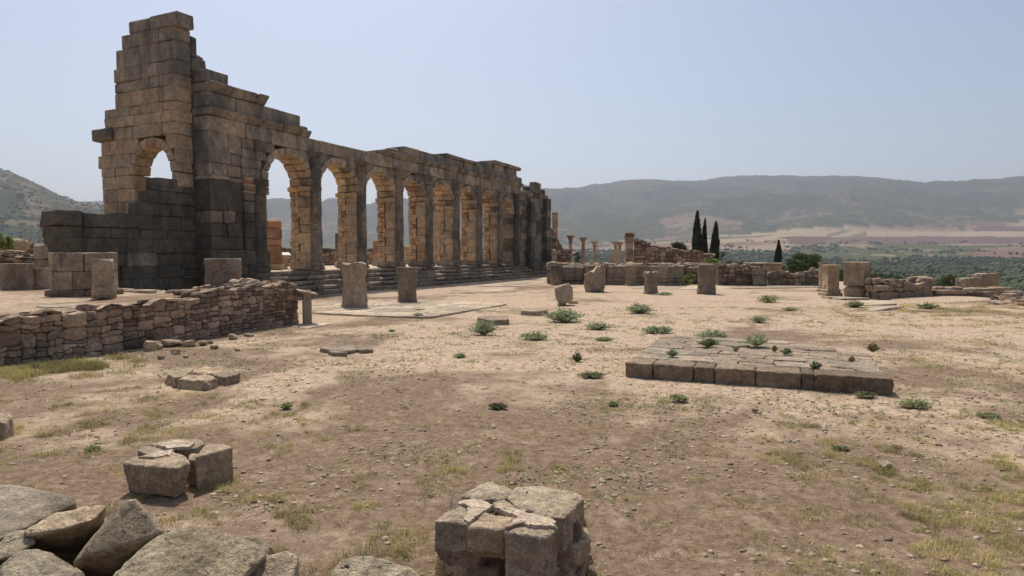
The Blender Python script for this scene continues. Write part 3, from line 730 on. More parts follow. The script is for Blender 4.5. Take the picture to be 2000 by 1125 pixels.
run('attic_block', 13.7, 23.9, ZC, ZD, .0, T-.1, [('mid', 1), ('top', 3)])
run('cap_slab', 18.4, 22.9, ZD, 8.60, -.12, T, [('mid', 1)], (2.0, 2.4)); run('attic_block', 23.9, 30.1, ZC, ZD, .0, T-.1, [('mid', 1), ('top', 1)])
run('attic_block', 24.2, 25.6, ZD, 8.88, .1, T-.1, [('mid', 1)], (1.5, 1.6)); run('attic_block', 26.0, 30.0, ZD, 8.85, .05, T-.1, [('mid', 2), ('ashlar', 1)])
run('cap_slab', 25.7, 30.6, 8.86, 9.14, -.1, T, [('mid', 1), ('dark', 1)], (2.3, 2.6)); run('cap_slab', 29.5, 30.7, ZC, 8.3, -.1, T-.2, [('mid', 1)], (1.2, 1.3))
for k in range(12): stone('loose_stone', bas, X(random.uniform(22.9, 24.1), random.uniform(.2, .9), ZD+.05), (.16, .14, .08), M['mid'], 2, 3.5, .15, random.uniform(0, 3))
stone('loose_stone', bas, X(13.0, .5, 7.95), (.75, .4, .14), M['mid'], 3, 4, .15, TH+1.5); stone('loose_stone', bas, X(5.55, .3, 7.93), (.28, .3, .14), M['mid'], 3, 3, .12, .3)
# end wall, crossing the line of the arcade, arched window, stepped outer edge
def E(a, b, z): return X(-.84+b, a, z)
TW = .75
def e_hi(z):
    for zt, d in ((3.7, 5.5), (5.55, 5.5), (6.1, 5.75), (6.7, 5.5), (7.2, 5.85), (8.0, 5.2), (9.6, 4.5), (10.36, 4.33), (10.9, 3.9), (99, 3.5)):
        if z < zt: return d
def e_lo(z): return 1.16 if z < 4.9 else (.78 if z < 11.0 else .55)
ac, ar, azc = 2.28, 1.12, 5.2
def em(z): return pick(('warm', 3), ('ashlar', 1.6)) if z < 8.6 else pick(('top', 3), ('ashlar', 1)) 
def half(z, R): 
    if z < azc: return ar
    h = z-azc; return math.sqrt(R*R-h*h) if h < R else 0
zz = 0.2; zl = [.2, 2.0, 3.05, 3.62, 4.12, 4.64, 5.18, 5.56, 6.1, 6.68, 7.2, 7.62, 8.0, 8.6, 9.05, 9.6, 10.36, 10.9, 11.42]
for z0, z1 in zip(zl[:-1], zl[1:]):
    m_ = (z0+z1)/2; R1 = ar+.34; parts = [(e_lo(m_), e_hi(m_))]
    if 3.62 <= m_ < azc: parts = [(e_lo(m_), ac-ar), (ac+ar, e_hi(m_))]
    elif azc <= m_ < azc+R1: hw = half(z0, R1) if z0 > azc else R1; parts = [(e_lo(m_), ac-half(m_, R1)), (ac+half(m_, R1), e_hi(m_))]
    for p0, p1 in parts:
        a = p0
        while a < p1-.05:
            e = a+random.uniform(.6, 1.25)
            if p1-e < .45: e = p1
            if m_ > 11: e = p1 if a > p0+.2 else min(p1, a+1.6)
            block('end_wall_block', bas, E, a, e, random.uniform(-.012, .012), TW-.005+random.uniform(-.01, .003), z0, z1, em(m_), .016, .008, .004); a = e
for k in range(9):
    t0, t1 = math.pi*k/9+.012, math.pi*(k+1)/9-.012
    vouss('window_voussoir', E, ac, azc, ar-random.uniform(-.02, .03), ar+.34, t0, t1, -.04, TW, pick(('warm', 2), ('reveal', 1), ('ashlar', 1)))
block('end_wall_cornice', bas, E, 4.6, 5.85, -.16, TW, 6.7, 7.2, M['mid'], .05)
# tower corner: the strip behind the arcade's end, with jagged right edge
for z0, z1, s1 in ((5.0, 5.5, .0), (5.5, 6.05, .0), (6.05, 6.6, .0), (6.6, 7.15, .0), (7.15, 7.7, .0), (7.7, 8.3, .0), (8.3, 8.87, .0), (8.87, 9.35, .0), (9.35, 9.9, .62), (9.9, 10.72, .2)):
    block('tower_block', bas, X, -.088, s1+.01 if s1 else .02, .79, 1.9, z0, z1, pick(('dark', 2), ('mid', 2)), .03, .012)

stone('loose_stone', bas, X(.42, 1.2, 9.95), (.3, .35, .16), M['mid'], 3, 3, .1, .4)
# low wall continuing left, with stepped remains
def A_(a, b, z): return X(a, .80+b, z)
plain('wall_core', bas, A_, -5.2, -.1, .1, .7, 0, 3.0, M['mortar'])
am = lambda z: pick(('dark', 5), ('mid', .5))
courses('lower_wall_block', A_, .02, 2.85, lambda z: -5.42, lambda z: 0., 0, .75, am, (.45, .6), (.8, 1.6))
for a_, b_, zt_ in ((-5.47, -4.55, 3.42), (-4.54, -3.3, 3.33), (-3.29, -2.55, 3.39), (-2.54, -1.9, 3.36)):
    block('lower_wall_block', bas, A_, a_, b_, random.uniform(-.05, .03), random.uniform(.6, .8), 2.86, zt_+random.uniform(-.03, .03), M['dark'], .035, .03)
for z0, z1, s0 in ((2.85, 3.38, -1.9), (3.38, 3.88, -2.42), (3.88, 4.36, -2.0), (4.36, 4.88, -1.68)):
    courses('lower_wall_block', A_, z0, z1, lambda z: s0, lambda z: -.02, 0, .75, am, (.6, .7), (.75, 1.3))

# end wall foot seen over the low wall is the same wall; corner mouldings
for z0 in (.9, 1.35): block('base_moulding', bas, X, -.78, -.06, .64, .82, z0, z0+.16, M['dark'], .03)

# ------------------------------------------------------------------ pillars, stumps and low walls behind the arcade
def pillar(name, label, cat, s, d, z0, z1, w, dp, mats, group=None, hb=(.35, .6)):
    t = thing(name, label, cat, X(s, d, z0), group); z = z0
    block('base_block', t, X, s-w*.62, s+w*.62, d-dp*.62, d+dp*.62, z, z+.3, M['ashlar']); z += .3
    while z < z1-.1:
        e = min(z+random.uniform(*hb), z1)
        if z1-e < .2: e = z1
        block('pillar_block', t, X, s-w/2, s+w/2, d-dp/2, d+dp/2, z, e, pick(*mats), .02, .008); z = e
    return t
def bp(px, d, py): return Fp(px, py, d)
s_, z_ = bp(534, 3.2, 430); pillar('brick_pillar', 'broad reddish pillar seen through the first arch', 'pillar', s_, 3.2, ZS, z_, .62, .6, [('brick', 1)])
s_, z_ = bp(658, 5.0, 455); pillar('dark_pillar_stump', 'slim dark pillar stump behind the second arch', 'pillar', s_+.3, 5.0, ZS, z_, .4, .5, [('mid', 1)])
s_, z_ = bp(737, 5.0, 470); pillar('pillar_stump', 'short pillar stump with small cap seen through the third arch', 'pillar', s_, 5.0, ZS, z_, .4, .5, [('brick', 1), ('mid', 1)])
s_, z_ = bp(798, 7.0, 480); pillar('pillar_stump', 'low tan pillar stump seen through the fourth arch', 'pillar', s_, 7., ZS, z_, .7, .6, [('warm', 1)])
s_, z_ = bp(851, 5.0, 372); pillar('inner_pillar', 'tall red and tan pillar standing behind the fifth arch', 'pillar', s_+.1, 5.0, ZS, z_, .75, .7, [('brick', 1), ('reveal', 1), ('warm', 1)])
s_, z_ = bp(905, 6.0, 480); pillar('pillar_stump', 'reddish pillar stump seen through the sixth arch', 'pillar', s_, 6., ZS, z_, .7, .6, [('brick', 1), ('warm', 1)])
t = thing('inner_wall', 'low rubble wall crossing the floor behind the arcade', 'wall', X(0, 9, ZS))
fr9 = lambda a, b, z: X(a+1.0, 9.5+b, z); tp9 = lambda a: ZS+.85+.22*math.sin(a*1.3)+.12*math.sin(a*4.1)
core_wall(t, fr9, 34, tp9, .05, .6, M['mortar'], ZS-.02); masonry(t, 'wall_stone', fr9, 34, tp9, .55, .3, lambda: pick(('ruin', 2), ('rubble', 1)), seed=4, z0=ZS)
t = thing('rear_wall', 'dark level wall behind the low rubble wall and beyond the arcade', 'wall', X(0, 17, ZS))
fr17 = lambda a, b, z: X(a-3, 17+b, z); tp17 = lambda a: ZS+1.3+(.1 if int(a/3) % 2 else 0)
core_wall(t, fr17, 44, tp17, .05, .6, M['mortar'], .5); masonry(t, 'wall_stone', fr17, 44, tp17, 1.1, .42, lambda: pick(('dark', 2), ('mid', 1)), seed=9, z0=ZS-.5)
# slanting broken wall beyond the far end of the arcade
t = thing('broken_wall', 'steeply slanting broken wall end beyond the far end of the arcade', 'wall', X(38.5, 3, 0))
fb, Lb = frame2(X(38.6, 2.2, 0), X(41.2, -.3, 0), 1); tpb = lambda a: max(1.0, float(np.interp(a/Lb, [0, .22, .5, .8, .97, 1], [6.2, 5.9, 4.6, 2.9, 1.9, 1.8])))
core_wall(t, fb, Lb, tpb, .05, .7, M['mortar'], 0); masonry(t, 'wall_stone', fb, Lb, tpb, .5, .3, lambda: pick(('ruin', 2), ('brick', .7), ('warm', .6)), seed=12, z0=.0)
s_, z_ = bp(1077, 2.0, 415); pillar('brick_pillar', 'narrow red brick pillar at the far corner of the arcade', 'pillar', s_+.25, 1.7, .0, z_, .5, .5, [('brick', 2), ('warm', 1)])

# ------------------------------------------------------------------ lecterns
def lectern(label, loc, h, ang, bm_, w=.62, tilt=.25):
    t = thing('information_lectern', label, 'lectern', loc); fr = lambda a, b, z: np.array(loc)+rotz(np.array([[a, b, z]]), ang)[0]
    block('post', t, fr, -.13, .13, -.11, .11, -.05, h-.05, M['post'], .012, .002); c8 = bx(fr, -w/2, w/2, -.26, .26, h-.045, h); c8[:, 1, :, 2] += tilt; c8[:, 0, :, 2] -= 0.02
    V, F = hexa(c8, .008, .001); add_obj('board', V, orient(V, F), bm_, t); block('foot', t, fr, -.2, .2, -.18, .18, -.06, .04, M['post'], .02, .003); return t
p = G(600, 633); lectern('beige information lectern at the end of the rubble wall', (p[0], p[1], 0), .98, -1.15, M['board'], .70, -.14)
p = X(*[v for v in (Fp(556, 520, 3.6)[0], 3.6, ZS)]); lectern('white topped lectern seen through the first arch', p, .78, .6, M['white'], .6, .12)

# ------------------------------------------------------------------ terrace held by the rubble wall
W0, W1 = G(0, 722)[:2], G(583, 632)[:2]; e_ = (W1-W0)/np.linalg.norm(W1-W0); W0 = W0-e_*3.2
fw, LW = frame2(W0, W1, 1)
if np.dot(fw(0, 1, 0)[:2]-fw(0, 0, 0)[:2], -n[:2]) < 0: fw, LW = frame2(W0, W1, -1)
def w_top(a):
    t = a/LW; base = float(np.interp(t, [0, .30, .45, .60, .685, .70, .80, .92, 1.0], [.84, .86, .88, .93, .97, 1.06, 1.10, 1.14, 1.12])); return base+.04*math.sin(a*5.1)+.03*math.sin(a*11.3)
t = thing('rubble_wall', 'low dry rubble retaining wall running towards the arcade', 'wall', fw(LW/2, 0, 0))
core_wall(t, fw, LW, w_top, .04, .62, M['mortar'], -.15, .10, 60)
masonry(t, 'rubble_stone', fw, LW, w_top, .27, .15, M['rubble'], seed=3, z0=-.12, gap=.004, proud=.032, bulge=.022, jit=.36)
cap_stones(t, 'cap_stone', fw, LW*.68, w_top, .06, .40, .27, M['rubble'], zoff=-.085, dens=.8)
cap_stones(t, 'cap_stone', fw, LW-.1, w_top, .08, .66, .22, M['rubble'], a0=LW*.68, zoff=-.035, dens=1.)
def ret(a, b, z): return fw(LW-.02-b, a, z)                         # its short return
masonry(t, 'rubble_stone', lambda a, b, z: fw(LW+.02-b, a+.05, z), .6, lambda a: 1.08, .3, .18, M['rubble'], seed=8, z0=-.1)
for k in range(6): stone('cap_stone', t, fw(LW-1.6+.25*k*random.uniform(.5, 1.1), random.uniform(.55, 1.1), 1.10+random.uniform(0, .12)), (.2, .16, .11), M['rubble'], 3, 3.5, .12, random.uniform(0, 3), .3)
K = [G(-260, 560, .85)[:2], G(60, 563, .85)[:2], G(205, 567, .85)[:2], G(300, 573, .85)[:2], G(403, 570, .85)[:2], G(470, 568, .85)[:2], fw(LW-.1, .5, 0)[:2]]
# terrace surface
NU, NV = 150, 60; tv = []; K = np.array(K); kt = np.linspace(0, 1, len(K))
for i in range(NU+1):
    q = i/NU; f0 = fw(LW*(-.35)+(LW*1.33)*q, .35, 0)[:2]; k0 = np.array([np.interp(q, [0, .25, .52, .70, .84, .93, 1], K[:, 0]), np.interp(q, [0, .25, .52, .70, .84, .93, 1], K[:, 1])])
    zf = .84 if q < .6 else .84+.16*min(1, (q-.6)/.25)
    for j in range(NV+1):
        v = j/NV; p = f0*(1-v)+k0*v; z = zf*(1-v)+.85*v+(float(fbm(p[0]/.9, p[1]/.9, 3, 4))-.5)*.07; tv.append((p[0], p[1], z))
m_ = len(tv); tf = []
for i in range(NU):
    for j in range(NV): a = i*(NV+1)+j; tf.append((a, a+NV+1, a+NV+2, a+1))
sk = []
for i in range(NU+1): p = tv[i*(NV+1)+NV]; sk.append((p[0], p[1], -.1))
tv += sk
for i in range(NU): a = i*(NV+1)+NV; tf.append((a, a+NV+1, m_+i+1, m_+i))
o = add_obj('terrace', tv, tf, M['ground'], smooth=True); kind(o, 'structure')
# curved kerb
t = thing('curved_kerb', 'thin pale curved stone kerb at the back of the terrace', 'kerb', (*K[3], .8))
pts = [K[2]+(K[3]-K[2])*0, K[2]*.45+K[3]*.55+np.array([.0, -.12]), K[3], (K[3]+K[4])/2+np.array([.05, -.1]), K[4]]
for a, b in zip(pts[:-1], pts[1:]):
    for q in range(2):
        a_, b_ = a+(b-a)*q/2, a+(b-a)*(q+1)/2; fk, Lk = frame2(a_, b_, 1); block('kerb_stone', t, fk, 0, Lk, -.14, .2, .70, .935+random.uniform(-.01, .01), M['pave'], .025, .01)
# round structure and stubs on the terrace
pc = (G(84, 577, .86)+G(204, 579, .86))/2; wr = np.linalg.norm(G(204, 579, .86)-G(84, 577, .86))/2*.84
t = thing('round_altar_base', 'large drum shaped base built of two courses of blocks on the terrace', 'altar', (pc[0], pc[1], .8)); fa = lambda a, b, z: np.array([pc[0], pc[1]+wr*.55, 0])+rotz(np.array([[a, b, z]]), .38)[0]
zt = .86
for ci_, (hh, rad_) in enumerate(((.15, 1.10), (.47, .97), (.47, .97))):
    nb = 9; off = ci_*.35
    for k in range(nb):
        t0, t1 = 2*math.pi*k/nb+off, 2*math.pi*(k+1)/nb+off; c8 = np.zeros((2, 2, 2, 3)); hk = hh-.004
        for a, tt in enumerate((t0+.01, t1-.01)):
            for b, r_ in enumerate((rad_*wr, rad_*wr*.55)):
                for c, z in enumerate((zt, zt+hk)): c8[a, b, c] = fa(math.cos(tt)*r_, math.sin(tt)*r_*.8, z)
        V, F = hexa(c8, .015, .008); add_obj('base_block' if ci_ == 0 else 'drum_block', V, orient(V, F), M['stub'] if ci_ else M['ruin'], t)
    zt += hh
V, F = lathe([(wr*.6, .86), (wr*.6, 1.90)], 18, .02, 3, ell=(1, .8)); add_obj('fill', V+fa(0, 0, 0), F, M['mortar'], t)
V, F = lathe([(.25, 0), (.24, .3), (.22, .6), (.21, .93)], 24, .04, 12, freq=4, fine=.1); add_obj('leaning_shaft', V+np.array([*G(187, 583, .86)[:2], .86])+np.array([.1, .15, 0]), F, M['stubpale'], t, True)
def stub(label, px, py, wpx, hpx, prof, z=0., mat='stub', top=None, seed=1, rough=.035, ell=(1, .85), freq=3., group=None, extra=None, rzz=.4, name='column_stub'):
    p = G(px, py, z); s_ = p[1]/FPX; w, h = wpx*s_/2, hpx*s_; p = p+np.array([p[0], p[1], 0])/np.hypot(p[0], p[1])*w*.8
    pr = [(w*a, h*b) for a, b in prof]; topf = (lambda x, y: h*top(x/w, y/w)) if top else None
    V, F = lathe(pr, 44, rough, seed, ell, rzz, freq, top=topf, fine=.05)
    V = V-np.array([0, 0, .04]); V = V+np.array([p[0], p[1], z]); return tag(add_obj(name, V, F, M[mat], None, True), label, 'column stub', group)
GS = 'broken column stubs standing about the plaza'
FL = [(1.08, 0), (1.05, .12), (1.0, .3), (.94, .5), (.95, .75), (.98, .93), (.95, 1.0)]
stub('grey column stub behind the rubble wall, in front of the dark wall', 437, 570, 66, 68, [(1, 0), (.98, .3), (.99, .6), (1.02, .95), (1.0, 1)], .86, 'stub', seed=5, group=GS, ell=(1, 1))
stub('short round column stub at the far left of the terrace', 34, 566, 54, 54, [(1, 0), (1, .5), (1.02, .95), (1, 1)], .86, 'stub', seed=6, group=GS, ell=(1, 1))
stub('narrow low stub between the round stub and the drum shaped base', 78, 564, 30, 43, [(1, 0), (1, .6), (.98, 1)], .86, 'stub', seed=7, group=GS)
stub('tallest flared stub on the paving with a rough wavy top', 693, 604, 48, 95, [(1.06, 0), (1.04, .1), (.96, .3), (.92, .55), (.96, .75), (1.02, .88), (1.0, .98), (.93, 1.0)], 0, 'stub', lambda x, y: .97+.035*math.sin(x*4), 21, .05, group=GS)
stub('flared stub on the far side of the paving with a chipped flat top', 796, 593, 40, 73, [(1.02, 0), (1.0, .08), (.88, .2), (.90, .5), (.96, .8), (1.08, .88), (1.05, 1.0)], 0, 'stub', None, 22, .05, group=GS)
stub('broad stub broken off on a rough slant, in front of the long curved wall', 1161, 571, 42, 58, [(.93, 0), (.98, .3), (1.0, .6), (1.0, .85), (.95, 1.02)], 0, 'stub', lambda x, y: .80+.24*x+.05*math.sin(x*9+y*7), 23, .06, group=GS)
stub('slender stub with a flaring capital close to the long curved wall', 1232, 559, 25, 41, [(1.05, 0), (1.0, .06), (.82, .12), (.82, .7), (1.0, .82), (1.22, .9), (1.25, 1.)], 0, 'stubpale', None, 24, .02, group=GS)
stub('waisted stub with a ragged collar, right of the slender one', 1271, 575, 29, 47, [(1.1, 0), (1.05, .08), (.92, .2), (.9, .72), (1.06, .8), (1.08, 1.)], 0, 'stub', lambda x, y: .95+.05*math.sin(x*8+y*3), 25, .04, group=GS)
stub('plain thick stub leaning outwards before the reddish rubble wall', 1380, 575, 39, 60, [(1.0, 0), (.97, .15), (.9, .3), (.94, .6), (1.0, .9), (.96, 1.)], 0, 'stub', None, 26, .05, group=GS)
stub('small dark stub at the foot of the arcade steps', 1085, 557, 22, 40, [(1., 0), (1, .5), (1.1, .8), (1.0, 1.)], 0, 'mid', None, 27, .05, group=GS)
p = G(1107, 598); t = thing('tumbled_block', 'pale wedge shaped block propped on small stones', 'stone block', p); s1 = p[1]/FPX
def ptl(px, py, dy=0.): q = G(px, 598); k_ = (q[1]+dy)/FPX; return np.array([(px-1000)*k_, q[1]+dy, EYE-(py-497)*k_])
V, F = hull([ptl(1083, 563, .0), ptl(1086, 585, 0), ptl(1093, 592, 0), ptl(1113, 592, 0), ptl(1120, 584, .3), ptl(1119, 563, .35), ptl(1112, 553, .3), ptl(1090, 557, .35), ptl(1087, 560, .6), ptl(1116, 560, .65), ptl(1092, 592, .55), ptl(1117, 588, .6)], .08, .02, 2.5, 4, ch=.02)
add_obj('block', V, F, M['stubpale'], t)
for (a, b, w, h) in ((1098, 597, 16, 8), (1120, 594, 20, 9), (1108, 592, 18, 9)):
    q = G(a, b); stone('prop_stone', t, (q[0], q[1]+.1, .06), (w*s1/2, .17, h*s1*.6), M['stubpale'], 3, 3.5, .12, random.uniform(-.3, .3))

# ------------------------------------------------------------------ walls and columns beyond the plaza
def ppt(px, Y): return np.array([at_depth(px, Y), Y])
t = thing('curved_wall', 'long low smooth wall of upright slabs with a rounded right end', 'wall', (*ppt(1200, 38.5), 0))
pth = [ppt(1094, 40.2), ppt(1140, 39.9), ppt(1185, 39.6), ppt(1228, 39.2), ppt(1268, 38.8), ppt(1303, 38.3), ppt(1322, 38.6), ppt(1335, 39.6), ppt(1338, 41.2)]
for i, (a, b) in enumerate(zip(pth[:-1], pth[1:])):
    fr, L = frame2(a, b, 1); h = 1.22+.02*math.sin(i*2.2)
    block('upright_slab', t, fr, 0, L, 0, .5, .42, h, pick(('mid', 2), ('stub', 1)), .04, .015, .02); block('base_moulding', t, fr, -.02, L+.02, -.10, .4, -.05, .2, M['mid'], .05, .01); block('base_moulding', t, fr, -.01, L+.01, -.05, .4, .21, .42, M['mid'], .06, .01)
fr, L = frame2(ppt(1096, 40.9), ppt(1332, 40.2), 1); plain('wall_core', t, fr, 0, L, 0, 1.5, 0, 1.12, M['ruin'])
t = thing('rubble_bank', 'uneven rubble heaped along the top of the long curved wall', 'rubble', (*ppt(1200, 43), 0)); kind(t, 'thing')
for k in range(150):
    px = random.uniform(1085, 1400); Y = random.uniform(41.3, 47); z = 1.08+.16*fbm(px/20., Y/2, 3, 2)+.03*(Y-41)/5
    stone('rubble_stone', t, (at_depth(px, Y), Y, float(z)), (random.uniform(.15, .4), random.uniform(.15, .35), random.uniform(.06, .14)), M['ruin'], 2, 3.5, .12, random.uniform(0, 3), .2)
fr, L = frame2(ppt(1085, 41.6), ppt(1400, 41.6), 1); plain('fill', t, fr, 0, L, 0, 6.0, 0, 1.16, M['ruin'])
def rwall(label, a, b, tops, thick=.6, cw=.4, chh=.24, mats=(('ruin', 1),), cap=.3, seed=1, z0=0., side=1, name='rubble_wall', cs=True, wob=.05):
    fr, L = frame2(a, b, side); tp = lambda q: float(np.interp(q/L, [p[0] for p in tops], [p[1] for p in tops]))+wob*math.sin(q*3.1+seed)+wob*.6*math.sin(q*7.7)
    t = thing(name, label, 'wall', fr(L/2, 0, z0)); core_wall(t, fr, L, tp, .06, thick, M['mortar'], z0-.15)
    masonry(t, 'wall_stone', fr, L, tp, cw, chh, (lambda: pick(*mats)), seed=seed, z0=z0-.1)
    if cs: cap_stones(t, 'cap_stone', fr, L, tp, .04, thick, cap, M['ruin'], zoff=-.03, dens=.85)
    return t, fr, L
rwall('reddish rubble wall falling away from the tall square pier', ppt(1238, 52), ppt(1392, 50), [(0, 3.2), (.25, 2.6), (.5, 2.35), (.8, 2.15), (1, 1.9)], .8, .5, .3, (('ruin', 2), ('warm', 1)), seed=31)
t = pillar_p = thing('square_pier', 'tall square pier with a crumbling cap behind the long curved wall', 'pier', (*ppt(1230, 51.5), 0))
fr, L = frame2(ppt(1222, 51.6), ppt(1237, 51.6), 1); z = .8
for h in (.55, .5, .5, .5, .5): block('pier_block', t, fr, 0, L, 0, .6, z, z+h, pick(('ruin', 2), ('warm', 1)), .03); z += h
block('cap', t, fr, -.06, L+.12, -.06, .7, z, z+.13, M['ruin'], .03); block('cap', t, fr, -.03, L+.1, 0, .6, z+.13, z+.33, M['ruin'], .05, .02)
GC = 'slender columns of the temple beyond the curved wall'
def tcol(label, px, ytop, Y=66., r=.185, cap=True):
    x, y = ppt(px, Y); zt = EYE-(ytop-497)/FPX*Y; z0 = .25; t = thing('temple_column', label, 'column', (x, y, z0), GC); c = np.array([x, y, 0])
    V, F = lathe([(r*1.35, z0), (r*1.35, z0+.2), (r*1.1, z0+.28), (r*1.2, z0+.4), (r, z0+.5)], 16); add_obj('base', V+c, F, M['stubpale'], t)
    ze = zt-(.75 if cap else 0); V, F = lathe([(r, z0+.5), (r*1.0, (z0+ze)/2), (r*.88, ze)], 16, .015, px, fine=.4); add_obj('shaft', V+c, F, M['stubpale'], t)
    if cap: V, F = lathe([(r*.9, ze), (r*1.05, ze+.06), (r*.92, ze+.1), (r*1.15, ze+.35), (r*1.1, ze+.4), (r*1.9, ze+.62), (r*2.2, ze+.64), (r*2.2, zt)], 16, .03, px, freq=5); add_obj('capital', V+c, F, M['stub'], t)
tcol('tallest temple column, nearest the arcade', 1114, 460, 62); tcol('second temple column counting away from the arcade', 1139, 464, 62); tcol('third temple column counting away from the arcade', 1161, 472, 66, .18)
tcol('broken temple column without a capital', 1193, 492, 70, .19, False); tcol('temple column with capital just right of the broken one', 1202, 472, 70, .18); tcol('temple column with capital nearest the square pier', 1210, 473, 74, .19)
rwall('dark low wall behind the slender columns', ppt(1140, 78), ppt(1190, 78), [(0, 1.0), (1, .8)], seed=33, mats=(('brick', 1), ('dark', 1)), cw=.8, chh=.4, cs=False)
rwall('tan rubble wall between the arcade end and the columns', ppt(1080, 58), ppt(1116, 58), [(0, 2.1), (1, 2.4)], seed=34, cw=.5, chh=.3)
t = thing('pillar_stump', 'short tan pillar stump at the left end of the curved wall', 'pillar', (*ppt(1083, 50), 0)); fr, L = frame2(ppt(1079, 50), ppt(1087, 50), 1)
for k in range(4): block('pillar_block', t, fr, 0, L, 0, .35, .3+k*.5, .8+k*.5, M['warm'], .04)
for k, (px, py, w, h) in enumerate(((1075, 545, 14, 26), (1078, 520, 22, 18), (1098, 517, 20, 8))):
    p = ppt(px, 41.5); s1 = 41.5/FPX; tag(stone('fallen_stone', None, (p[0], p[1]-.4, EYE-(py-497)*s1), (w*s1/2, .3, h*s1/2), M['ruin'], 4, 4, .12, .2), ['upright stone between the arcade steps and the curved wall', 'lumpy stone on top of the upright one at the arcade corner', 'flat stone lying on the left end of the curved wall'][k], 'stone')
rwall('rubble wall behind the leaning stub, right of the curved wall', ppt(1338, 40.4), ppt(1405, 40.2), [(0, 1.05), (.5, 1.2), (1, 1.15)], seed=35, cw=.36, chh=.22)
rwall('reddish rubble wall with a level ragged top, middle of the far ruins', ppt(1403, 38.8), ppt(1482, 38.6), [(0, 1.35), (.4, 1.25), (1, 1.18)], seed=36, cw=.36, chh=.2, mats=(('ruin', 2), ('rubble', 1), ('dark', .3)))
rwall('smooth wall block ending in a square edge', ppt(1470, 38.2), ppt(1499, 38.0), [(0, 1.05), (1, 1.08)], seed=37, cw=1.0, chh=.6, mats=(('mid', 1), ('ruin', 1)), cs=False, wob=.01, name='pier_wall')
t = thing('capped_wall', 'smooth rendered wall with a pale flat coping beside the lone cypress', 'wall', (*ppt(1488, 46), 0)); fr, L = frame2(ppt(1452, 46.5), ppt(1525, 45), 1)
for k in range(4): block('wall_block', t, fr, L*k/4, L*(k+1)/4, 0, .5, .0, 1.2, M['ruin'], .02)
for k in range(3): block('coping_slab', t, fr, L*k/3, L*(k+1)/3, -.08, .6, 1.2, 1.32, M['pave'], .02)
rwall('low dark wall stub between the square edge and the pale rubble wall', ppt(1500, 39), ppt(1525, 39), [(0, .72), (1, .95)], seed=38, cw=.6, chh=.35, mats=(('mid', 1), ('dark', .5)), cs=False)
rwall('pale rubble wall with a humped top left of the two standing piers', ppt(1523, 39.0), ppt(1612, 38.0), [(0, .78), (.35, .72), (.7, 1.0), (.85, .95), (1, .6)], seed=39, cw=.5, chh=.26, mats=(('ruin', 1), ('stub', 1)))
# two moulded piers, square pier and stair shaped block
def mpier(label, px, ybase, ytop, wpx, mt, seed):
    p = G(px, ybase); s_ = p[1]/FPX; w = wpx*s_/2; h = (ybase-ytop)*s_; t = thing('moulded_pier', label, 'pier', (p[0], p[1]+w, 0)); c = np.array([p[0], p[1]+w, 0])
    V, F = lathe([(w*1.25, -.05), (w*1.25, .12), (w*1.0, .17), (w*1.08, .24), (w*.9, .3)], 24, 0, seed, square=True, rz=.02); add_obj('base', V+c, F, mt, t)
    V, F = lathe([(w*.9, .3), (w*.86, h*.5), (w*.86, h-.16)], 32, .02, seed, square=True, rz=.02, fine=.12, freq=3); add_obj('shaft', V+c, F, mt, t)
    V, F = lathe([(w*.88, h-.16), (w*1.0, h-.13), (w*.92, h-.09), (w*1.05, h-.05), (w*1.05, h)], 24, .02, seed, square=True, rz=.02, freq=4); add_obj('cap', V+c, F, mt, t); return t
mpier('slim moulded pier half hidden behind the broader one', 1609, 570, 512, 12, M['stub'], 3); mpier('broad moulded pier standing on a flat slab left of the block pier', 1628, 578, 517, 26, M['stubpale'], 4)
t = thing('block_pier', 'square pier of two large speckled blocks beside the moulded piers', 'pier', G(1665, 582)); a, b = G(1645, 581)[:2], G(1686, 583)[:2]; fr, L = frame2(a, b, 1); s_ = a[1]/FPX
block('lower_block', t, fr, 0, L*1.0, 0, .75, -.05, 23*s_, M['stub'], .04, .012); block('upper_block', t, fr, .01, L*1.02, .0, .75, 23*s_, 70*s_, M['stub'], .04, .012)
t = thing('stepped_block_wall', 'wall end stepping down to the right of the block pier', 'wall', G(1708, 585)); fr2, L2 = frame2(G(1687, 584)[:2], G(1728, 586)[:2], 1)
for k, (z0, z1, f) in enumerate(((-.05, .32, 1.0), (.32, .62, .86), (.62, .9, .55))):
    m = [3, 2, 2][k]
    for q in range(m): block('wall_block', t, fr2, L2*f*q/m, L2*f*(q+1)/m, .02*k, .7, z0, z1, M['ruin'], .05, .02)
t = thing('flat_slab', 'thin pale slab under the broad moulded pier', 'slab', G(1625, 585)); fr3, L3 = frame2(G(1608, 581)[:2], G(1645, 586)[:2], 1); block('slab_piece', t, fr3, 0, L3*.48, -.1, 1.2, -.03, .06, M['pave']); block('slab_piece', t, fr3, L3*.5, L3, -.05, 1.2, -.03, .07, M['pave'])
# rough walls and boulders at the plaza's right edge
rwall('rough wall of large stones right of the stepped block wall', G(1728, 583)[:2], G(1822, 578)[:2], [(0, .75), (.3, .72), (.6, .62), (1, .68)], .7, .75, .45, (('stub', 1), ('ruin', 2)), seed=41, cap=.5)
bl = [(1805, 578, 32, 20, 'rounded boulder leaning on the rough edge wall', 0), (1785, 578, 20, 10, 'flat stone at the foot of the rough edge wall', 0), (1856, 575, 56, 14, 'long low boulder right of the rounded one', 0), (1902, 567, 36, 14, 'dark squared block left of the largest edge block', .25), (1934, 566, 38, 21, 'largest squared block standing on the edge wall', .25), (1915, 574, 60, 10, 'flat dark boulder under the squared blocks', 0), (1965, 574, 34, 12, 'low stone right of the squared blocks', 0), (1990, 583, 40, 14, 'sloping boulder at the right margin of the edge wall', 0), (1978, 597, 44, 13, 'flat stone in front of the sloping boulder', -.1)]
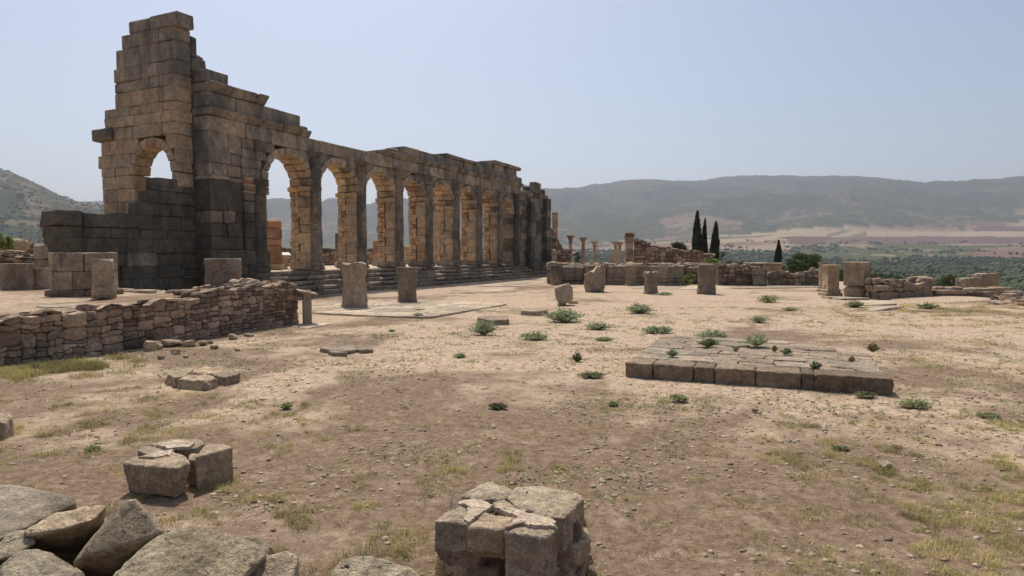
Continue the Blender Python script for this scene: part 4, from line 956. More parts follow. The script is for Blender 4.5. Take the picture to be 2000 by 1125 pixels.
for k, (px, py, w, h, lb, z) in enumerate(bl):
    p = G(px, py, 0); s1 = p[1]/FPX; sq = 'squared' in lb
    tag(stone('edge_boulder', None, (p[0], p[1]+.4, z+h*s1*.45), (w*s1/2, .4, h*s1*.62), M['mid'] if k % 2 else M['ruin'], 7, 9 if sq else 4, .07 if sq else .14, random.uniform(-.2, .2), .06, cuts=0 if sq else 4), lb, 'boulder', 'stones along the right edge of the plaza')
rwall('low dark ledge wall running out to the right margin', G(1826, 578)[:2], G(1952, 579)[:2]+np.array([0, .2]), [(0, .30), (.5, .28), (1, .2)], 1.1, .9, .3, (('mid', 1), ('ruin', 1)), seed=43, cs=False, wob=.02)
rwall('broken stony ledge dropping away at the right margin', G(1935, 588)[:2], G(2100, 612)[:2], [(0, .2), (.5, .22), (1, .15)], 1.8, .6, .25, (('ruin', 1),), seed=44, cap=.45, z0=-.15)
for k, (a, b, c_, d) in enumerate((((1677, 590), (1747, 590), (1752, 596), (1690, 598)), ((1697, 598), (1765, 600), (1740, 607), (1700, 609)))):
    P = [G(*q)[:2] for q in (a, b, c_, d)]; c8 = np.zeros((2, 2, 2, 3))
    for (i, j), q in zip(((0, 1), (1, 1), (1, 0), (0, 0)), P): c8[i, j, 0] = (*q, -.04); c8[i, j, 1] = (*q, .07)
    V, F = hexa(c8, .02, .02); tag(add_obj('flat_slab', V, orient(V, F), M['pave']), ['thin pale slab lying in grass below the stepped wall, farther one', 'thin pale slab lying in grass below the stepped wall, nearer one'][k], 'slab')
# ruins at the far left, behind the terrace
rwall('layered rubble wall at the far left behind the terrace stubs', ppt(-120, 24), ppt(86, 22.5), [(0, 1.75), (.5, 1.95), (.8, 2.0), (1, 1.9)], .8, .5, .16, (('ruin', 2), ('brick', .3), ('mid', 1)), seed=51, jit=.3) if False else None
fl, Ll = frame2(ppt(-150, 23.5), ppt(84, 21.5), 1); tl = lambda a: 1.85+.07*math.sin(a*2.1)+.05*math.sin(a*5.)
t = thing('rubble_wall', 'layered rubble wall at the far left behind the terrace stubs', 'wall', fl(Ll/2, 0, .5)); core_wall(t, fl, Ll, tl, .06, .8, M['mortar'], .3); masonry(t, 'wall_stone', fl, Ll, tl, .55, .16, lambda: pick(('ruin', 2), ('mid', 1)), seed=52, z0=.3, jit=.2); cap_stones(t, 'cap_stone', fl, Ll, tl, .05, .8, .35, M['ruin'])
t = thing('square_post', 'reddish square stone post beside the layered rubble wall', 'post', (*ppt(70, 20.6), .8)); fr, L = frame2(ppt(62, 20.6), ppt(83, 20.6), 1); block('post_block', t, fr, 0, L, 0, .4, .7, 1.25, M['stub'], .03); block('post_block', t, fr, .02, L, 0, .4, 1.25, 1.72, M['ruin'], .03); block('post_block', t, fr, .01, L*.9, 0, .4, 1.72, 2.25, M['stub'], .04)
fl2, Ll2 = frame2(ppt(-160, 34), ppt(86, 33), 1); tl2 = lambda a: 2.3+.1*math.sin(a*1.7)
t = thing('dark_wall', 'dark overgrown wall behind the layered rubble wall', 'wall', fl2(Ll2/2, 0, .5)); core_wall(t, fl2, Ll2, tl2, .06, .8, M['mortar'], .0); masonry(t, 'wall_stone', fl2, Ll2, tl2, .9, .4, lambda: pick(('dark', 2), ('mid', 1)), seed=53, z0=.8)
tag(stone('boulder', None, (*ppt(22, 30), 2.3), (.8, .5, .35), M['stubpale'], 6, 3, .08, .3, cuts=3), 'pale boulder on the dark wall at the left margin', 'boulder')

# ------------------------------------------------------------------ paving on the plaza
t = thing('paved_area', 'pale flagstone paving under the two flared column stubs', 'paving', G(780, 605))
poly = [G(*q)[:2] for q in ((598, 612), (700, 618), (840, 622), (992, 596), (930, 592), (780, 586), (655, 590), (606, 600))]
ea = (poly[3]-poly[2]); ea /= np.linalg.norm(ea); eb = np.array([-ea[1], ea[0]])
def slabs(parent, name, poly, ea, eb, cw, chh, z0, z1, mt, seed, gap=.02, keep=1., ragged=.02, jitter=.25, ch=.02, zj=.008):
    P = np.array([[np.dot(p, ea), np.dot(p, eb)] for p in poly])/np.array([cw, chh]); rs = np.random.default_rng(seed)
    area = sum(P[i][0]*P[(i+1) % len(P)][1]-P[(i+1) % len(P)][0]*P[i][1] for i in range(len(P)))
    if area < 0: P = P[::-1]
    lo, hi = P.min(0), P.max(0); seeds = []
    for j in range(int(math.floor(lo[1])), int(math.ceil(hi[1]))+1):
        off = rs.uniform(0, 1)
        for i in range(int(math.floor(lo[0]))-1, int(math.ceil(hi[0]))+1): seeds.append((i+off+rs.uniform(-jitter, jitter), j+.5+rs.uniform(-jitter, jitter)*.4))
    seeds = [s for s in seeds if all(np.cross(P[(k+1) % len(P)]-P[k], np.array(s)-P[k]) > -.05 for k in range(len(P)))]
    for cell in voronoi([tuple(p) for p in P], seeds):
        if rs.random() > keep: continue
        C = np.array(cell)*np.array([cw, chh]); c = C.mean(0); size = np.abs(C-c).max(0)
        if size.min() < .04: continue
        C = c+(C-c)*(1-np.clip(gap/size, 0, .3)); m = len(C); Q = []
        for i in range(m):
            a_, b_ = C[i], C[(i+1) % m]
            for f in (.07, .5, .93): Q.append(a_*(1-f)+b_*f+rs.normal(0, ragged, 2)*(.6 if f == .5 else .3))
        Q = np.array(Q); m = len(Q); zt = z1+rs.uniform(-zj, zj); tx, ty = rs.normal(0, .006, 2); V = []
        w = lambda q, z: (*(ea*q[0]+eb*q[1]), z)
        V += [w(q, z0) for q in Q]; V += [w(q, zt-ch+tx*(q[0]-c[0])+ty*(q[1]-c[1])) for q in Q]; V += [w(c+(q-c)*(1-ch/size.min()), zt+tx*(q[0]-c[0])+ty*(q[1]-c[1])) for q in Q]
        V += [w(c+(q-c)*.5, zt+rs.uniform(-.4, .4)*ch) for q in Q]; V.append(w(c, zt)); F = []
        for i in range(m):
            j = (i+1) % m
            F += [(i, j, j+m, i+m), (i+m, j+m, j+2*m, i+2*m), (i+2*m, j+2*m, j+3*m, i+3*m), (i+3*m, j+3*m, 4*m)]
        V = np.array(V); nn = np.cross(V[3*m+1]-V[3*m], V[4*m]-V[3*m])
        if nn[2] < 0: F = [f[::-1] for f in F]
        add_obj(name, V, F, mt() if callable(mt) else mt, parent)
slabs(t, 'flagstone', poly, ea, eb, 1.25, .72, -.06, .055, M['pave'], 4, .014, 1., .015)
for lb, q, cw, kp, sd_ in (('pale slabs flush with the earth beyond the paving', ((880, 566), (1000, 562), (1010, 570), (890, 575)), 1.6, .6, 5), ('pale slab apron at the far foot of the arcade steps', ((930, 560), (1072, 541), (1080, 552), (1020, 560)), 1.6, .9, 6), ('strip of pale slabs along the foot of the long curved wall', ((1090, 556), (1330, 560), (1600, 558), (1600, 562), (1320, 566), (1085, 561)), 1.7, .75, 7), ('small pale slab patch at the foot of the lectern', ((560, 637), (612, 630), (650, 634), (600, 643)), .8, 1., 8), ('half buried pale slabs on the terrace', ((70, 600), (150, 596), (190, 601), (110, 607)), .6, .8, 9)):
    z = .86 if 'terrace' in lb else 0; pl = [G(a, b, z)[:2] for a, b in q]; t = thing('slab_patch', lb, 'paving', (*pl[0], z)); slabs(t, 'flagstone', pl, ea, eb, cw, .9 if cw > 1 else .5, z-.05, z+.028, M['pave'], sd_, .015, kp, .03)
# thin stones lying on the earth
def lowstone(label, pts, h, mat, name='flat_stone', z0=-.05, seed=1, n_=1, rough=.012):
    P = [G(*q, h)[:2] for q in pts]; c = np.mean(P, 0); V = [(*p, h*random.uniform(.85, 1)) for p in P]+[(*(c+(np.array(p)-c)*1.05), z0) for p in P]; V, F = hull(V, .05, rough, 4., seed, ch=.012); return tag(add_obj(name, V, F, M[mat]), label, 'stone')
lowstone('thin flat stone slab lying left of the pale wedge block', [(1019, 603), (1040, 600), (1068, 600), (1069, 605), (1050, 608), (1018, 606)], .14, 'stub', seed=3)
lowstone('thin flat stone slab behind the leftmost green weed', [(933, 617), (992, 614), (994, 622), (960, 624), (934, 620)], .16, 'stub', seed=4)
t = thing('broken_slab', 'irregular flat broken slab in the brown earth left of centre', 'slab', G(677, 682))
for k, pl in enumerate(([(625, 680), (650, 672), (690, 671), (700, 680), (672, 686), (650, 684)], [(692, 671), (727, 675), (729, 681), (702, 683)], [(640, 684), (672, 686), (678, 689), (650, 688)])):
    P = [G(*q, .08)[:2] for q in pl]; V, F = hull([(*p, random.uniform(.05, .085)) for p in P]+[(*p, -.05) for p in P], .05, .012, 5, k, ch=.01); add_obj('slab_piece', V, F, M['stub'], t)
# big platform of blocks and flagstones
t = thing('stone_platform', 'broad low platform faced with long blocks and topped with cracked flagstones', 'platform', G(1480, 740))
A0, B0 = G(1220, 735)[:2], G(1745, 773)[:2]; HP = .225; fp, Lp = frame2(A0, B0, 1)
def xa(px):                                                          # where along the front edge a direction meets it
    d = ray(px, 745)[:2]; e1 = (B0-A0)/Lp; M2 = np.array([[d[0], -e1[0]], [d[1], -e1[1]]]); return float(np.linalg.solve(M2, A0)[1])
fx_ = [0]+[xa(q) for q in (1274, 1354, 1395, 1475, 1566, 1590)]+[Lp]
for k, (a, b) in enumerate(zip(fx_[:-1], fx_[1:])):
    V, F = rbox((abs(b-a)/2-.004, .24, (HP+.1)/2), 14, 22, .045, 300+k, 2.6); V[:, 0] += (a+b)/2; V[:, 1] += .24+random.uniform(-.012, .012); V[:, 2] += (HP-.1)/2+random.uniform(-.006, .006)
    V = np.array([fp(*v) for v in V]); add_obj('front_block', V, orient(V, F), M['slab'], t, True)
top = [fp(.05, .45, 0)[:2], fp(Lp-.05, .45, 0)[:2], G(1697, 690, HP)[:2], G(1520, 664, HP)[:2], G(1292, 656, HP)[:2]]
slabs(t, 'flagstone', top, (B0-A0)/Lp, fp(0, 1, 0)[:2]-fp(0, 0, 0)[:2], .50, .34, -.05, HP, M['slabtop'], 14, .004, .985, .03, .42, .012, .014)
V = [(*(np.mean(top, 0)+(np.array(p)-np.mean(top, 0))*.97), HP-.05) for p in top]+[(*(np.mean(top, 0)+(np.array(p)-np.mean(top, 0))*.97), -.1) for p in top]; V, F = hull(V, 9, 0); add_obj('fill', V, F, M['mortar'], t)

# ------------------------------------------------------------------ foreground blocks and rocks
def P3(px, py, z): return G(px, py, z)
def hrock(name, parent, tops, mat, bottom=-.05, grow=1.04, edge=.03, rough=.012, freq=4, seed=1, ch=.007, extra=(), label=None, shift=(0, 0), smooth=True):
    """tops: (px, py, z) of the upper outline; the sides drop to `bottom`"""
    T3 = [P3(*q) for q in tops]; c = np.mean(T3, 0); V = [tuple(p) for p in T3]
    for p in T3: q = c[:2]+(p[:2]-c[:2])*grow; V.append((q[0]+shift[0], q[1]+shift[1], bottom))
    V += [tuple(P3(*q)) for q in extra]
    V, F = hull(V, edge, rough, freq, seed, ch=ch); o = add_obj(name, V, F, M[mat], parent, smooth)
    if label: tag(o, label, 'rock')
    return o
# the pier stub in the middle foreground
zt = .43
t = thing('masonry_pier_stub', 'low square stub of dressed blocks with pale mortar, centre foreground', 'masonry', G(990, 1090))
TP = 'top_block'
hrock(TP, t, [(902, 968, zt+.02), (952, 936, zt+.03), (1004, 956, zt+.02), (986, 975, zt), (925, 978, zt)], 'block', .26, 1.0, .015, .010, 6, 1)
hrock(TP, t, [(990, 972, zt), (1008, 952, zt+.02), (1050, 950, zt+.03), (1128, 962, zt+.02), (1142, 972, zt+.01), (1100, 1012, zt), (1062, 1006, zt), (1010, 988, zt)], 'block', .22, 1.0, .015, .012, 5, 2)
hrock(TP, t, [(847, 1018, zt), (892, 985, zt+.01), (935, 990, zt+.01), (918, 1024, zt)], 'block', .255, 1.0, .015, .009, 6, 3)
hrock(TP, t, [(914, 1030, zt+.005), (945, 1000, zt+.01), (1007, 1008, zt+.01), (984, 1034, zt)], 'tan_rock', .30, 1.0, .015, .010, 6, 4)
hrock(TP, t, [(984, 1038, zt+.01), (1012, 1010, zt+.02), (1078, 1010, zt+.02), (1090, 1032, zt+.01), (1068, 1052, zt)], 'block', .19, .96, .015, .010, 5, 5)
hrock(TP, t, [(962, 980, zt), (985, 976, zt), (1008, 990, zt), (1000, 998, zt), (968, 992, zt)], 'tan_rock', .3, 1.0, .03, .006, 6, 9)
hrock('side_stone', t, [(910, 1054, .295), (926, 1040, .295), (980, 1046, .295), (985, 1062, .295)], 'tan_rock', .20, 1.02, .015, .012, 6, 6)
cen_ = G(992, 1030, .2)
for k in range(26):                                                  # lower courses
    a = -2.95+k*.235; rr_x, rr_y = .375, .255; q = np.array([cen_[0]+.03+rr_x*np.sign(math.cos(a))*abs(math.cos(a))**.45, cen_[1]-.03+rr_y*np.sign(math.sin(a))*abs(math.sin(a))**.45]); zq = .06 if k % 2 else .17
    stone('course_stone', t, (q[0], q[1], zq), (random.uniform(.07, .11), random.uniform(.06, .09), random.uniform(.055, .075)), M['rubble' if k % 3 else 'tan_rock'], 6, 7, .09, a+1.57+random.uniform(-.2, .2), .1, smooth=True)
V, F = rbox((.40, .27, .19), 6, 12, .02, 5); add_obj('fill', V+np.array([cen_[0]+.03, cen_[1]-.03, .17]), F, M['mortar'], t)
def mortar_patch(parent, pts, z, seed):
    P = [G(a, b, z)[:2] for a, b in pts]; Q = []
    rs = random.Random(seed)
    for i in range(len(P)):
        a, b = P[i], P[(i+1) % len(P)]
        for f in (0, .2, .4, .6, .8): q = a*(1-f)+b*f; Q.append(q+np.array([rs.gauss(0, .006), rs.gauss(0, .006)]))
    c = np.mean(Q, 0); m = len(Q); V = [(*q, z-.02) for q in Q]+[(*(c+(q-c)*.97), z+.006) for q in Q]+[(*(c+(q-c)*.6), z+.011+rs.uniform(-.004, .004)) for q in Q]+[(*c, z+.012)]; F = []
    for i in range(m): j = (i+1) % m; F += [(i, j, j+m, i+m), (i+m, j+m, j+2*m, i+2*m), (i+2*m, j+2*m, 3*m)]
    V = np.array(V); area = sum(Q[i][0]*Q[(i+1) % m][1]-Q[(i+1) % m][0]*Q[i][1] for i in range(m))
    if area < 0: F = [f[::-1] for f in F]
    add_obj('mortar_patch', V, F, M['plaster'], parent, False)
mortar_patch(t, [(892, 983), (905, 977), (940, 977), (964, 988), (950, 996), (926, 1012), (916, 1022), (906, 1014), (918, 1000), (912, 990)], zt+.012, 1)
mortar_patch(t, [(966, 990), (1008, 994), (1030, 998), (1028, 1008), (1008, 1008), (985, 999)], zt+.012, 2)
mortar_patch(t, [(986, 1032), (1003, 1014), (1026, 1002), (1060, 1006), (1086, 1020), (1088, 1028), (1050, 1027), (1014, 1024)], zt+.024, 3)
# block group at the left
t = thing('block_cluster', 'cluster of earth bedded blocks standing apart on the left foreground', 'masonry', G(345, 930)); zt = .25
hrock('block', t, [(241, 905, zt-.02), (262, 893, zt), (330, 880, zt), (362, 890, zt), (370, 905, zt-.01), (345, 914, zt), (300, 912, zt-.01)], 'tan_rock', .0, .86, .03, .014, 5, 11)
hrock('block', t, [(382, 893, zt+.02), (400, 866, zt+.03), (440, 867, zt+.03), (455, 874, zt+.02)], 'block', -.03, 1.0, .03, .007, 5, 12)
hrock('block', t, [(366, 897, zt-.02), (372, 886, zt-.01), (390, 886, zt-.01), (388, 899, zt-.02)], 'block', .02, 1., .03, .008, 5, 13)
hrock('block', t, [(268, 880, zt), (285, 872, zt), (340, 872, zt), (330, 886, zt-.01), (290, 888, zt-.01)], 'stub', .0, 1., .03, .008, 5, 14)
hrock('block', t, [(292, 866, zt), (330, 857, zt+.01), (386, 857, zt+.01), (402, 866, zt), (378, 876, zt), (320, 876, zt)], 'tan_rock', .0, 1., .03, .008, 5, 15)
mortar_patch(t, [(272, 893), (310, 882), (340, 879), (330, 890), (300, 894)], zt+.008, 5); mortar_patch(t, [(305, 869), (345, 860), (382, 864), (370, 874), (330, 876)], zt+.018, 6)
t = thing('block_cluster', 'small low cluster of pale stones nearer the rubble wall', 'masonry', G(395, 745)); zt = .13
for k, pl in enumerate(([(325, 731, zt), (345, 724, zt), (376, 723, zt), (360, 735, zt), (342, 738, zt)], [(348, 740, zt), (366, 733, zt), (408, 733, zt+.01), (424, 738, zt), (400, 745, zt-.01)], [(418, 733, zt), (440, 722, zt), (464, 724, zt), (466, 730, zt), (440, 736, zt)], [(378, 730, zt), (395, 716, zt+.01), (425, 713, zt+.01), (440, 720, zt), (420, 731, zt)])):
    hrock('block', t, pl, ['tan_rock', 'block', 'block', 'tan_rock'][k], -.03, 1.12, .035, .028, 5, 20+k)
hrock('boulder', None, [(-22, 820, .22), (-5, 806, .22), (20, 806, .20), (25, 815, .19), (10, 826, .17)], 'tan_rock', -.03, 1.0, .04, .012, 4, 30, label='reddish tan rock cut off by the left margin')
# rocks at the lower left corner
RL = 'rocks piled in the lower left corner'
def frock(label, pts, mat, seed, rough=.012, freq=3.2, edge=.016, ch=.008):
    V, F = hull([tuple(P3(*q)) for q in pts], edge, rough, freq, seed, ch=ch); o = add_obj('rock', V, F, M[mat], None, True); return tag(o, label, 'rock', RL)
frock('large flat mauve grey rock at the left margin, rear of the pile', [(-130, 1010, .50), (-60, 950, .50), (30, 950, .50), (110, 962, .46), (148, 970, .40), (150, 985, .36), (75, 1020, .40), (0, 1055, .42), (-130, 1075, .42), (150, 1000, .20), (80, 1035, .18), (-130, 1100, .1), (0, 1075, .1), (40, 960, .1), (-60, 965, .1)], 'grey_rock', 41, .014)
frock('rock with a flat pale top and shadowed front, behind the upright wedge', [(45, 1035, .45), (105, 1005, .47), (195, 985, .48), (208, 988, .47), (185, 1015, .44), (120, 1035, .43), (50, 1048, .42), (200, 1030, .2), (150, 1080, .15), (60, 1075, .1), (200, 1000, .1), (110, 1012, .1)], 'tan_rock', 42, .012)
frock('upright grey wedge shaped rock with a sharp ridge', [(262, 976, .62), (244, 978, .61), (205, 1020, .50), (198, 1040, .46), (320, 1040, .46), (322, 1048, .40), (142, 1098, .42), (158, 1108, .36), (170, 1130, .25), (265, 1130, .20), (300, 1090, .15), (150, 1120, .1), (290, 1000, .1), (205, 1030, .1)], 'grey_rock', 43, .009, 3)
frock('yellowish lichened rock at the bottom left corner', [(0, 1108, .52), (40, 1075, .55), (75, 1070, .55), (110, 1085, .53), (160, 1112, .50), (178, 1135, .45), (90, 1160, .5), (0, 1165, .5), (-10, 1120, .3), (190, 1180, .1), (0, 1200, .1), (60, 1090, .1)], 'pitted', 44, .016)
frock('dark mossy rock tucked under the flat grey one at the left margin', [(-60, 1060, .42), (20, 1040, .42), (60, 1036, .42), (70, 1060, .38), (30, 1085, .36), (-60, 1110, .36), (60, 1080, .1), (-60, 1120, .1), (20, 1045, .1)], 'pitted', 45, .018)
frock('big pitted rock with lichen spots along the bottom of the picture', [(222, 1122, .48), (275, 1085, .52), (300, 1055, .54), (365, 1033, .55), (430, 1040, .54), (500, 1065, .50), (520, 1085, .46), (490, 1120, .42), (440, 1160, .42), (300, 1175, .45), (210, 1150, .4), (530, 1110, .15), (480, 1160, .1), (230, 1180, .1), (330, 1050, .1), (460, 1060, .1)], 'pitted', 46, .022, 5)
frock('low pale knob of rock behind the big pitted rock', [(455, 1052, .42), (490, 1046, .43), (530, 1070, .38), (540, 1085, .33), (505, 1100, .35), (470, 1085, .36), (540, 1100, .1), (460, 1060, .1), (480, 1100, .1)], 'grey_rock', 47, .014)
frock('pale angular rock at the right end of the pile, cut off at the bottom', [(497, 1108, .42), (520, 1088, .45), (560, 1076, .46), (583, 1084, .44), (582, 1110, .38), (570, 1140, .36), (470, 1140, .38), (580, 1150, .1), (500, 1160, .1), (530, 1090, .1)], 'tan_rock', 48, .010)
frock('low rounded rock at the bottom edge between the pile and the pier stub', [(640, 1120, .16), (665, 1092, .20), (710, 1084, .21), (760, 1095, .19), (800, 1110, .16), (825, 1130, .12), (740, 1150, .12), (650, 1145, .12), (830, 1150, -.05), (640, 1150, -.05), (700, 1100, -.05)], 'pitted', 49, .012)
# loose stones along the rubble wall
LS = [(290, 684, 22, 20, 'squarish reddish stone standing below the rubble wall'), (325, 676, 44, 14, 'long slanting stone leaning against the rubble wall foot'), (305, 680, 20, 16, 'dark stone wedged behind the squarish reddish one'), (364, 675, 28, 12, 'oblong stone just off the rubble wall foot'), (341, 690, 17, 10, 'flat topped small stone below the slanting one'), (392, 672, 20, 8, 'low stone right of the oblong one'), (418, 680, 18, 9, 'pale small block on open earth below the wall'), (410, 669, 10, 5, 'tiny pale stone close to the wall foot'), (311, 700, 14, 7, 'small flat pale stone nearest the grass strip'), (361, 697, 11, 6, 'small brown stone alone on the earth'), (453, 662, 16, 12, 'dark lumpy stone at the wall foot near the lectern end'), (484, 656, 20, 7, 'flat stone close to the lectern end of the wall'), (462, 683, 10, 5, 'little grey stone right of the pale block'), (228, 694, 14, 8, 'pale stone in the dry grass at the wall foot')]
for k, (px, py, w, h, lb) in enumerate(LS):
    p = G(px, py+2); s1 = p[1]/FPX; tag(stone('loose_stone', None, (p[0], p[1]+w*s1*.3, h*s1*.42), (w*s1/2, w*s1*.38, h*s1*.55), M['rubble' if k % 3 else 'tan_rock'], 6, 4, .08, random.uniform(-.5, .5), .15, seed=60+k, cuts=4, smooth=False), lb, 'stone', 'loose stones fallen below the rubble wall')
LS = [(1168, 0, 0), (1475, 803, 14), (1728, 912, 26), (1485, 806, 9), (955, 858, 9), (1500, 887, 12), (1300, 958, 9), (1090, 852, 9), (690, 875, 8), (545, 850, 10)]
lbs = ['', 'pale stone right of the pair below the platform', 'largest loose stone on the right foreground earth', 'smaller stone beside the pale one below the platform', 'dark clod on the earth left of centre', 'pale rounded stone in the right middle ground', 'small stone alone low on the right foreground', 'small brown stone right of the centre', 'dark little stone between the block clusters', 'dark small stone right of the low stone cluster']
for k, (px, py, w) in enumerate(LS):
    if not w: continue
    p = G(px, py); s1 = p[1]/FPX; tag(stone('loose_stone', None, (p[0], p[1], w*s1*.16), (w*s1/2, w*s1*.4, w*s1*.28), M['tan_rock' if k % 2 else 'block'], 5, 3.6, .1, random.uniform(-.5, .5), .1, seed=90+k, cuts=4), lbs[k], 'stone')

# ------------------------------------------------------------------ trees, shrubs, weeds
def leaves(name, pts, size, mat, parent=None, origin=(0, 0, 0), elong=1.6, updown=.6, quad=False):
    """one leaf-shaped quad at every point, randomly turned"""
    pts = np.asarray(pts, float); N = len(pts); d = rng.normal(0, 1, (N, 3)); d[:, 2] *= updown; d /= np.linalg.norm(d, axis=1)[:, None]+1e-9
    e = rng.normal(0, 1, (N, 3)); e -= (e*d).sum(1)[:, None]*d; e /= np.linalg.norm(e, axis=1)[:, None]+1e-9; s = size*rng.uniform(.6, 1.4, (N, 1))
    V = np.stack([pts-d*s*elong*.5, pts+e*s*.5, pts+d*s*elong*.5, pts-e*s*.5], 1).reshape(-1, 3); Fq = np.arange(4*N).reshape(-1, 4); return fast_obj(name, V, Fq, mat, False, parent, origin)
def trunk(parent, base, h, r, lean=(0, 0), name='trunk'):
    V, F = lathe([(r*1.3, 0), (r, h*.2), (r*.85, h*.6), (r*.6, h)], 10, .01, 3, fine=.3); V[:, 0] += V[:, 2]/h*lean[0]; V[:, 1] += V[:, 2]/h*lean[1]; return add_obj(name, V+np.array(base), F, M['bark'], parent)
def cypress(label, px, ytop, wpx, Y, ybase=None, seed=1):
    x = at_depth(px, Y); z0 = gh(x, Y); zt = EYE-(ytop-497)/FPX*Y; h = zt-z0; w = wpx/2*Y/FPX; t = thing('cypress_tree', label, 'cypress', (x, Y, z0), 'slender dark cypress trees beyond the ruins'); rs = np.random.default_rng(seed)
    trunk(t, (x, Y, z0-.1), h*.5, .16); N = 5200; q = rs.uniform(0, 1, N)**.9; prof = lambda q: np.clip(np.minimum(1, (q/.10+.55))*np.where(q < .45, 1., (1-((q-.45)/.55)**1.7)), 0.02, 1)
    a = rs.uniform(0, 2*np.pi, N); lump = .68+.42*vnoise(a*2.2+seed, q*13+seed, seed)+.22*vnoise(a*6, q*34, seed); rr = prof(q)*w*lump*np.sqrt(rs.uniform(.55, 1.02, N)); P = np.stack([x+rr*np.cos(a)+.12*w*np.sin(q*5+seed), Y+rr*np.sin(a), z0+.25+q*(h-.25)], 1)
    leaves('crown', P, w*.27, M['cypress'], t, (x, Y, z0+h/2), 2.4, 2.2)
    V, F = lathe([(w*.5, .4), (w*.78, h*.15), (w*.74, h*.5), (w*.45, h*.78), (w*.1, h*.95)], 12, .15, seed, freq=1.2, fine=.6); add_obj('inner_foliage', V+np.array([x, Y, z0]), F, M['cypress'], t)
cypress('tallest cypress of the group of three', 1361, 414, 18, 84, seed=1); cypress('thinner cypress close behind the tallest one', 1375, 428, 12, 88, seed=2); cypress('cypress standing apart, right one of the group of three', 1396, 434, 16, 86, seed=3); cypress('lone small cypress beside the pale coped wall', 1519, 470, 13, 84, seed=4)
def bush(label, px, py, wpx, hpx, Y, mat='leaf', N=3500, name='round_tree', cat='tree', leaf=.07, stem=True, zb=None, dens=1., group=None, clumps=26):
    x = at_depth(px, Y); s_ = Y/FPX; w, h = wpx*s_/2, hpx*s_; zb = (EYE-(py-497)*s_) if zb is None else zb; t = thing(name, label, cat, (x, Y, zb), group); rs = np.random.default_rng(int(px*7+py))
    if stem:
        trunk(t, (x, Y, zb-.6), h*.6+.6, max(.04, w*.06), (w*.1, 0))
        for k in range(3): trunk(t, (x, Y, zb+h*.1), h*.5, max(.03, w*.035), (w*rs.uniform(-.5, .5), w*rs.uniform(-.5, .5)), 'limb')
    cs = []
    for k in range(clumps):
        a, q = rs.uniform(0, 6.28), rs.uniform(.05, 1); f = math.sqrt(max(0.05, 1-(q*1.0-.35)**2*1.6)); rr = w*f*rs.uniform(.25, .8); cs.append((x+rr*math.cos(a), Y+rr*math.sin(a), zb+h*(.12+.74*q), w*rs.uniform(.2, .38)))
    P = []
    for (a, b, c, r) in cs:
        m = int(N/clumps); v = rs.normal(0, 1, (m, 3)); v /= np.linalg.norm(v, axis=1)[:, None]; v *= r*rs.uniform(.55, 1.05, (m, 1)); v[:, 2] *= .8*h/(2*w) if h < 2*w*.7 else .9; P.append(v+np.array([a, b, c]))
    leaves('crown', np.concatenate(P), leaf*w*1.3, M[mat], t, (x, Y, zb+h/2)); return t
bush('big round green tree behind the far right wall', 1570, 534, 74, 40, 62, N=7000, leaf=.055, clumps=40)
bush('spreading green tree above the reddish wall left of the cypresses', 1322, 500, 42, 28, 72, N=3500); bush('lower bushy part of green trees left of the spreading tree', 1285, 499, 60, 15, 74, N=2800, name='bushy_tree')
bush('small green tree behind the slender columns', 1127, 520, 22, 30, 70, N=1500, name='small_tree', clumps=14)
bush('bright green shrub growing between the cypresses and the wall', 1383, 520, 46, 18, 44, 'leaf_bright', 2200, 'shrub', 'shrub', stem=False, zb=1.0, clumps=18)
bush('yellow green bush at the foot of the curved wall beside the plain stub', 1345, 556, 26, 27, 38.2, 'leaf_bright', 1600, 'shrub', 'shrub', stem=False, zb=0., leaf=.09, clumps=14)
bush('dark round bush beyond the squared edge blocks', 1857, 560, 44, 24, 60, 'leaf', 2500, 'shrub', 'shrub', stem=False)
bush('bright green bush at the left margin behind the layered wall', 4, 492, 52, 42, 27, 'leaf_bright', 3200, 'shrub', 'shrub', stem=False, clumps=20)
bush('pale green bush just right of the three cypresses', 1411, 512, 20, 22, 76, 'leaf', 1200, 'shrub', 'shrub', stem=False, clumps=12)
WG = 'grey green weeds growing out of the plaza earth'
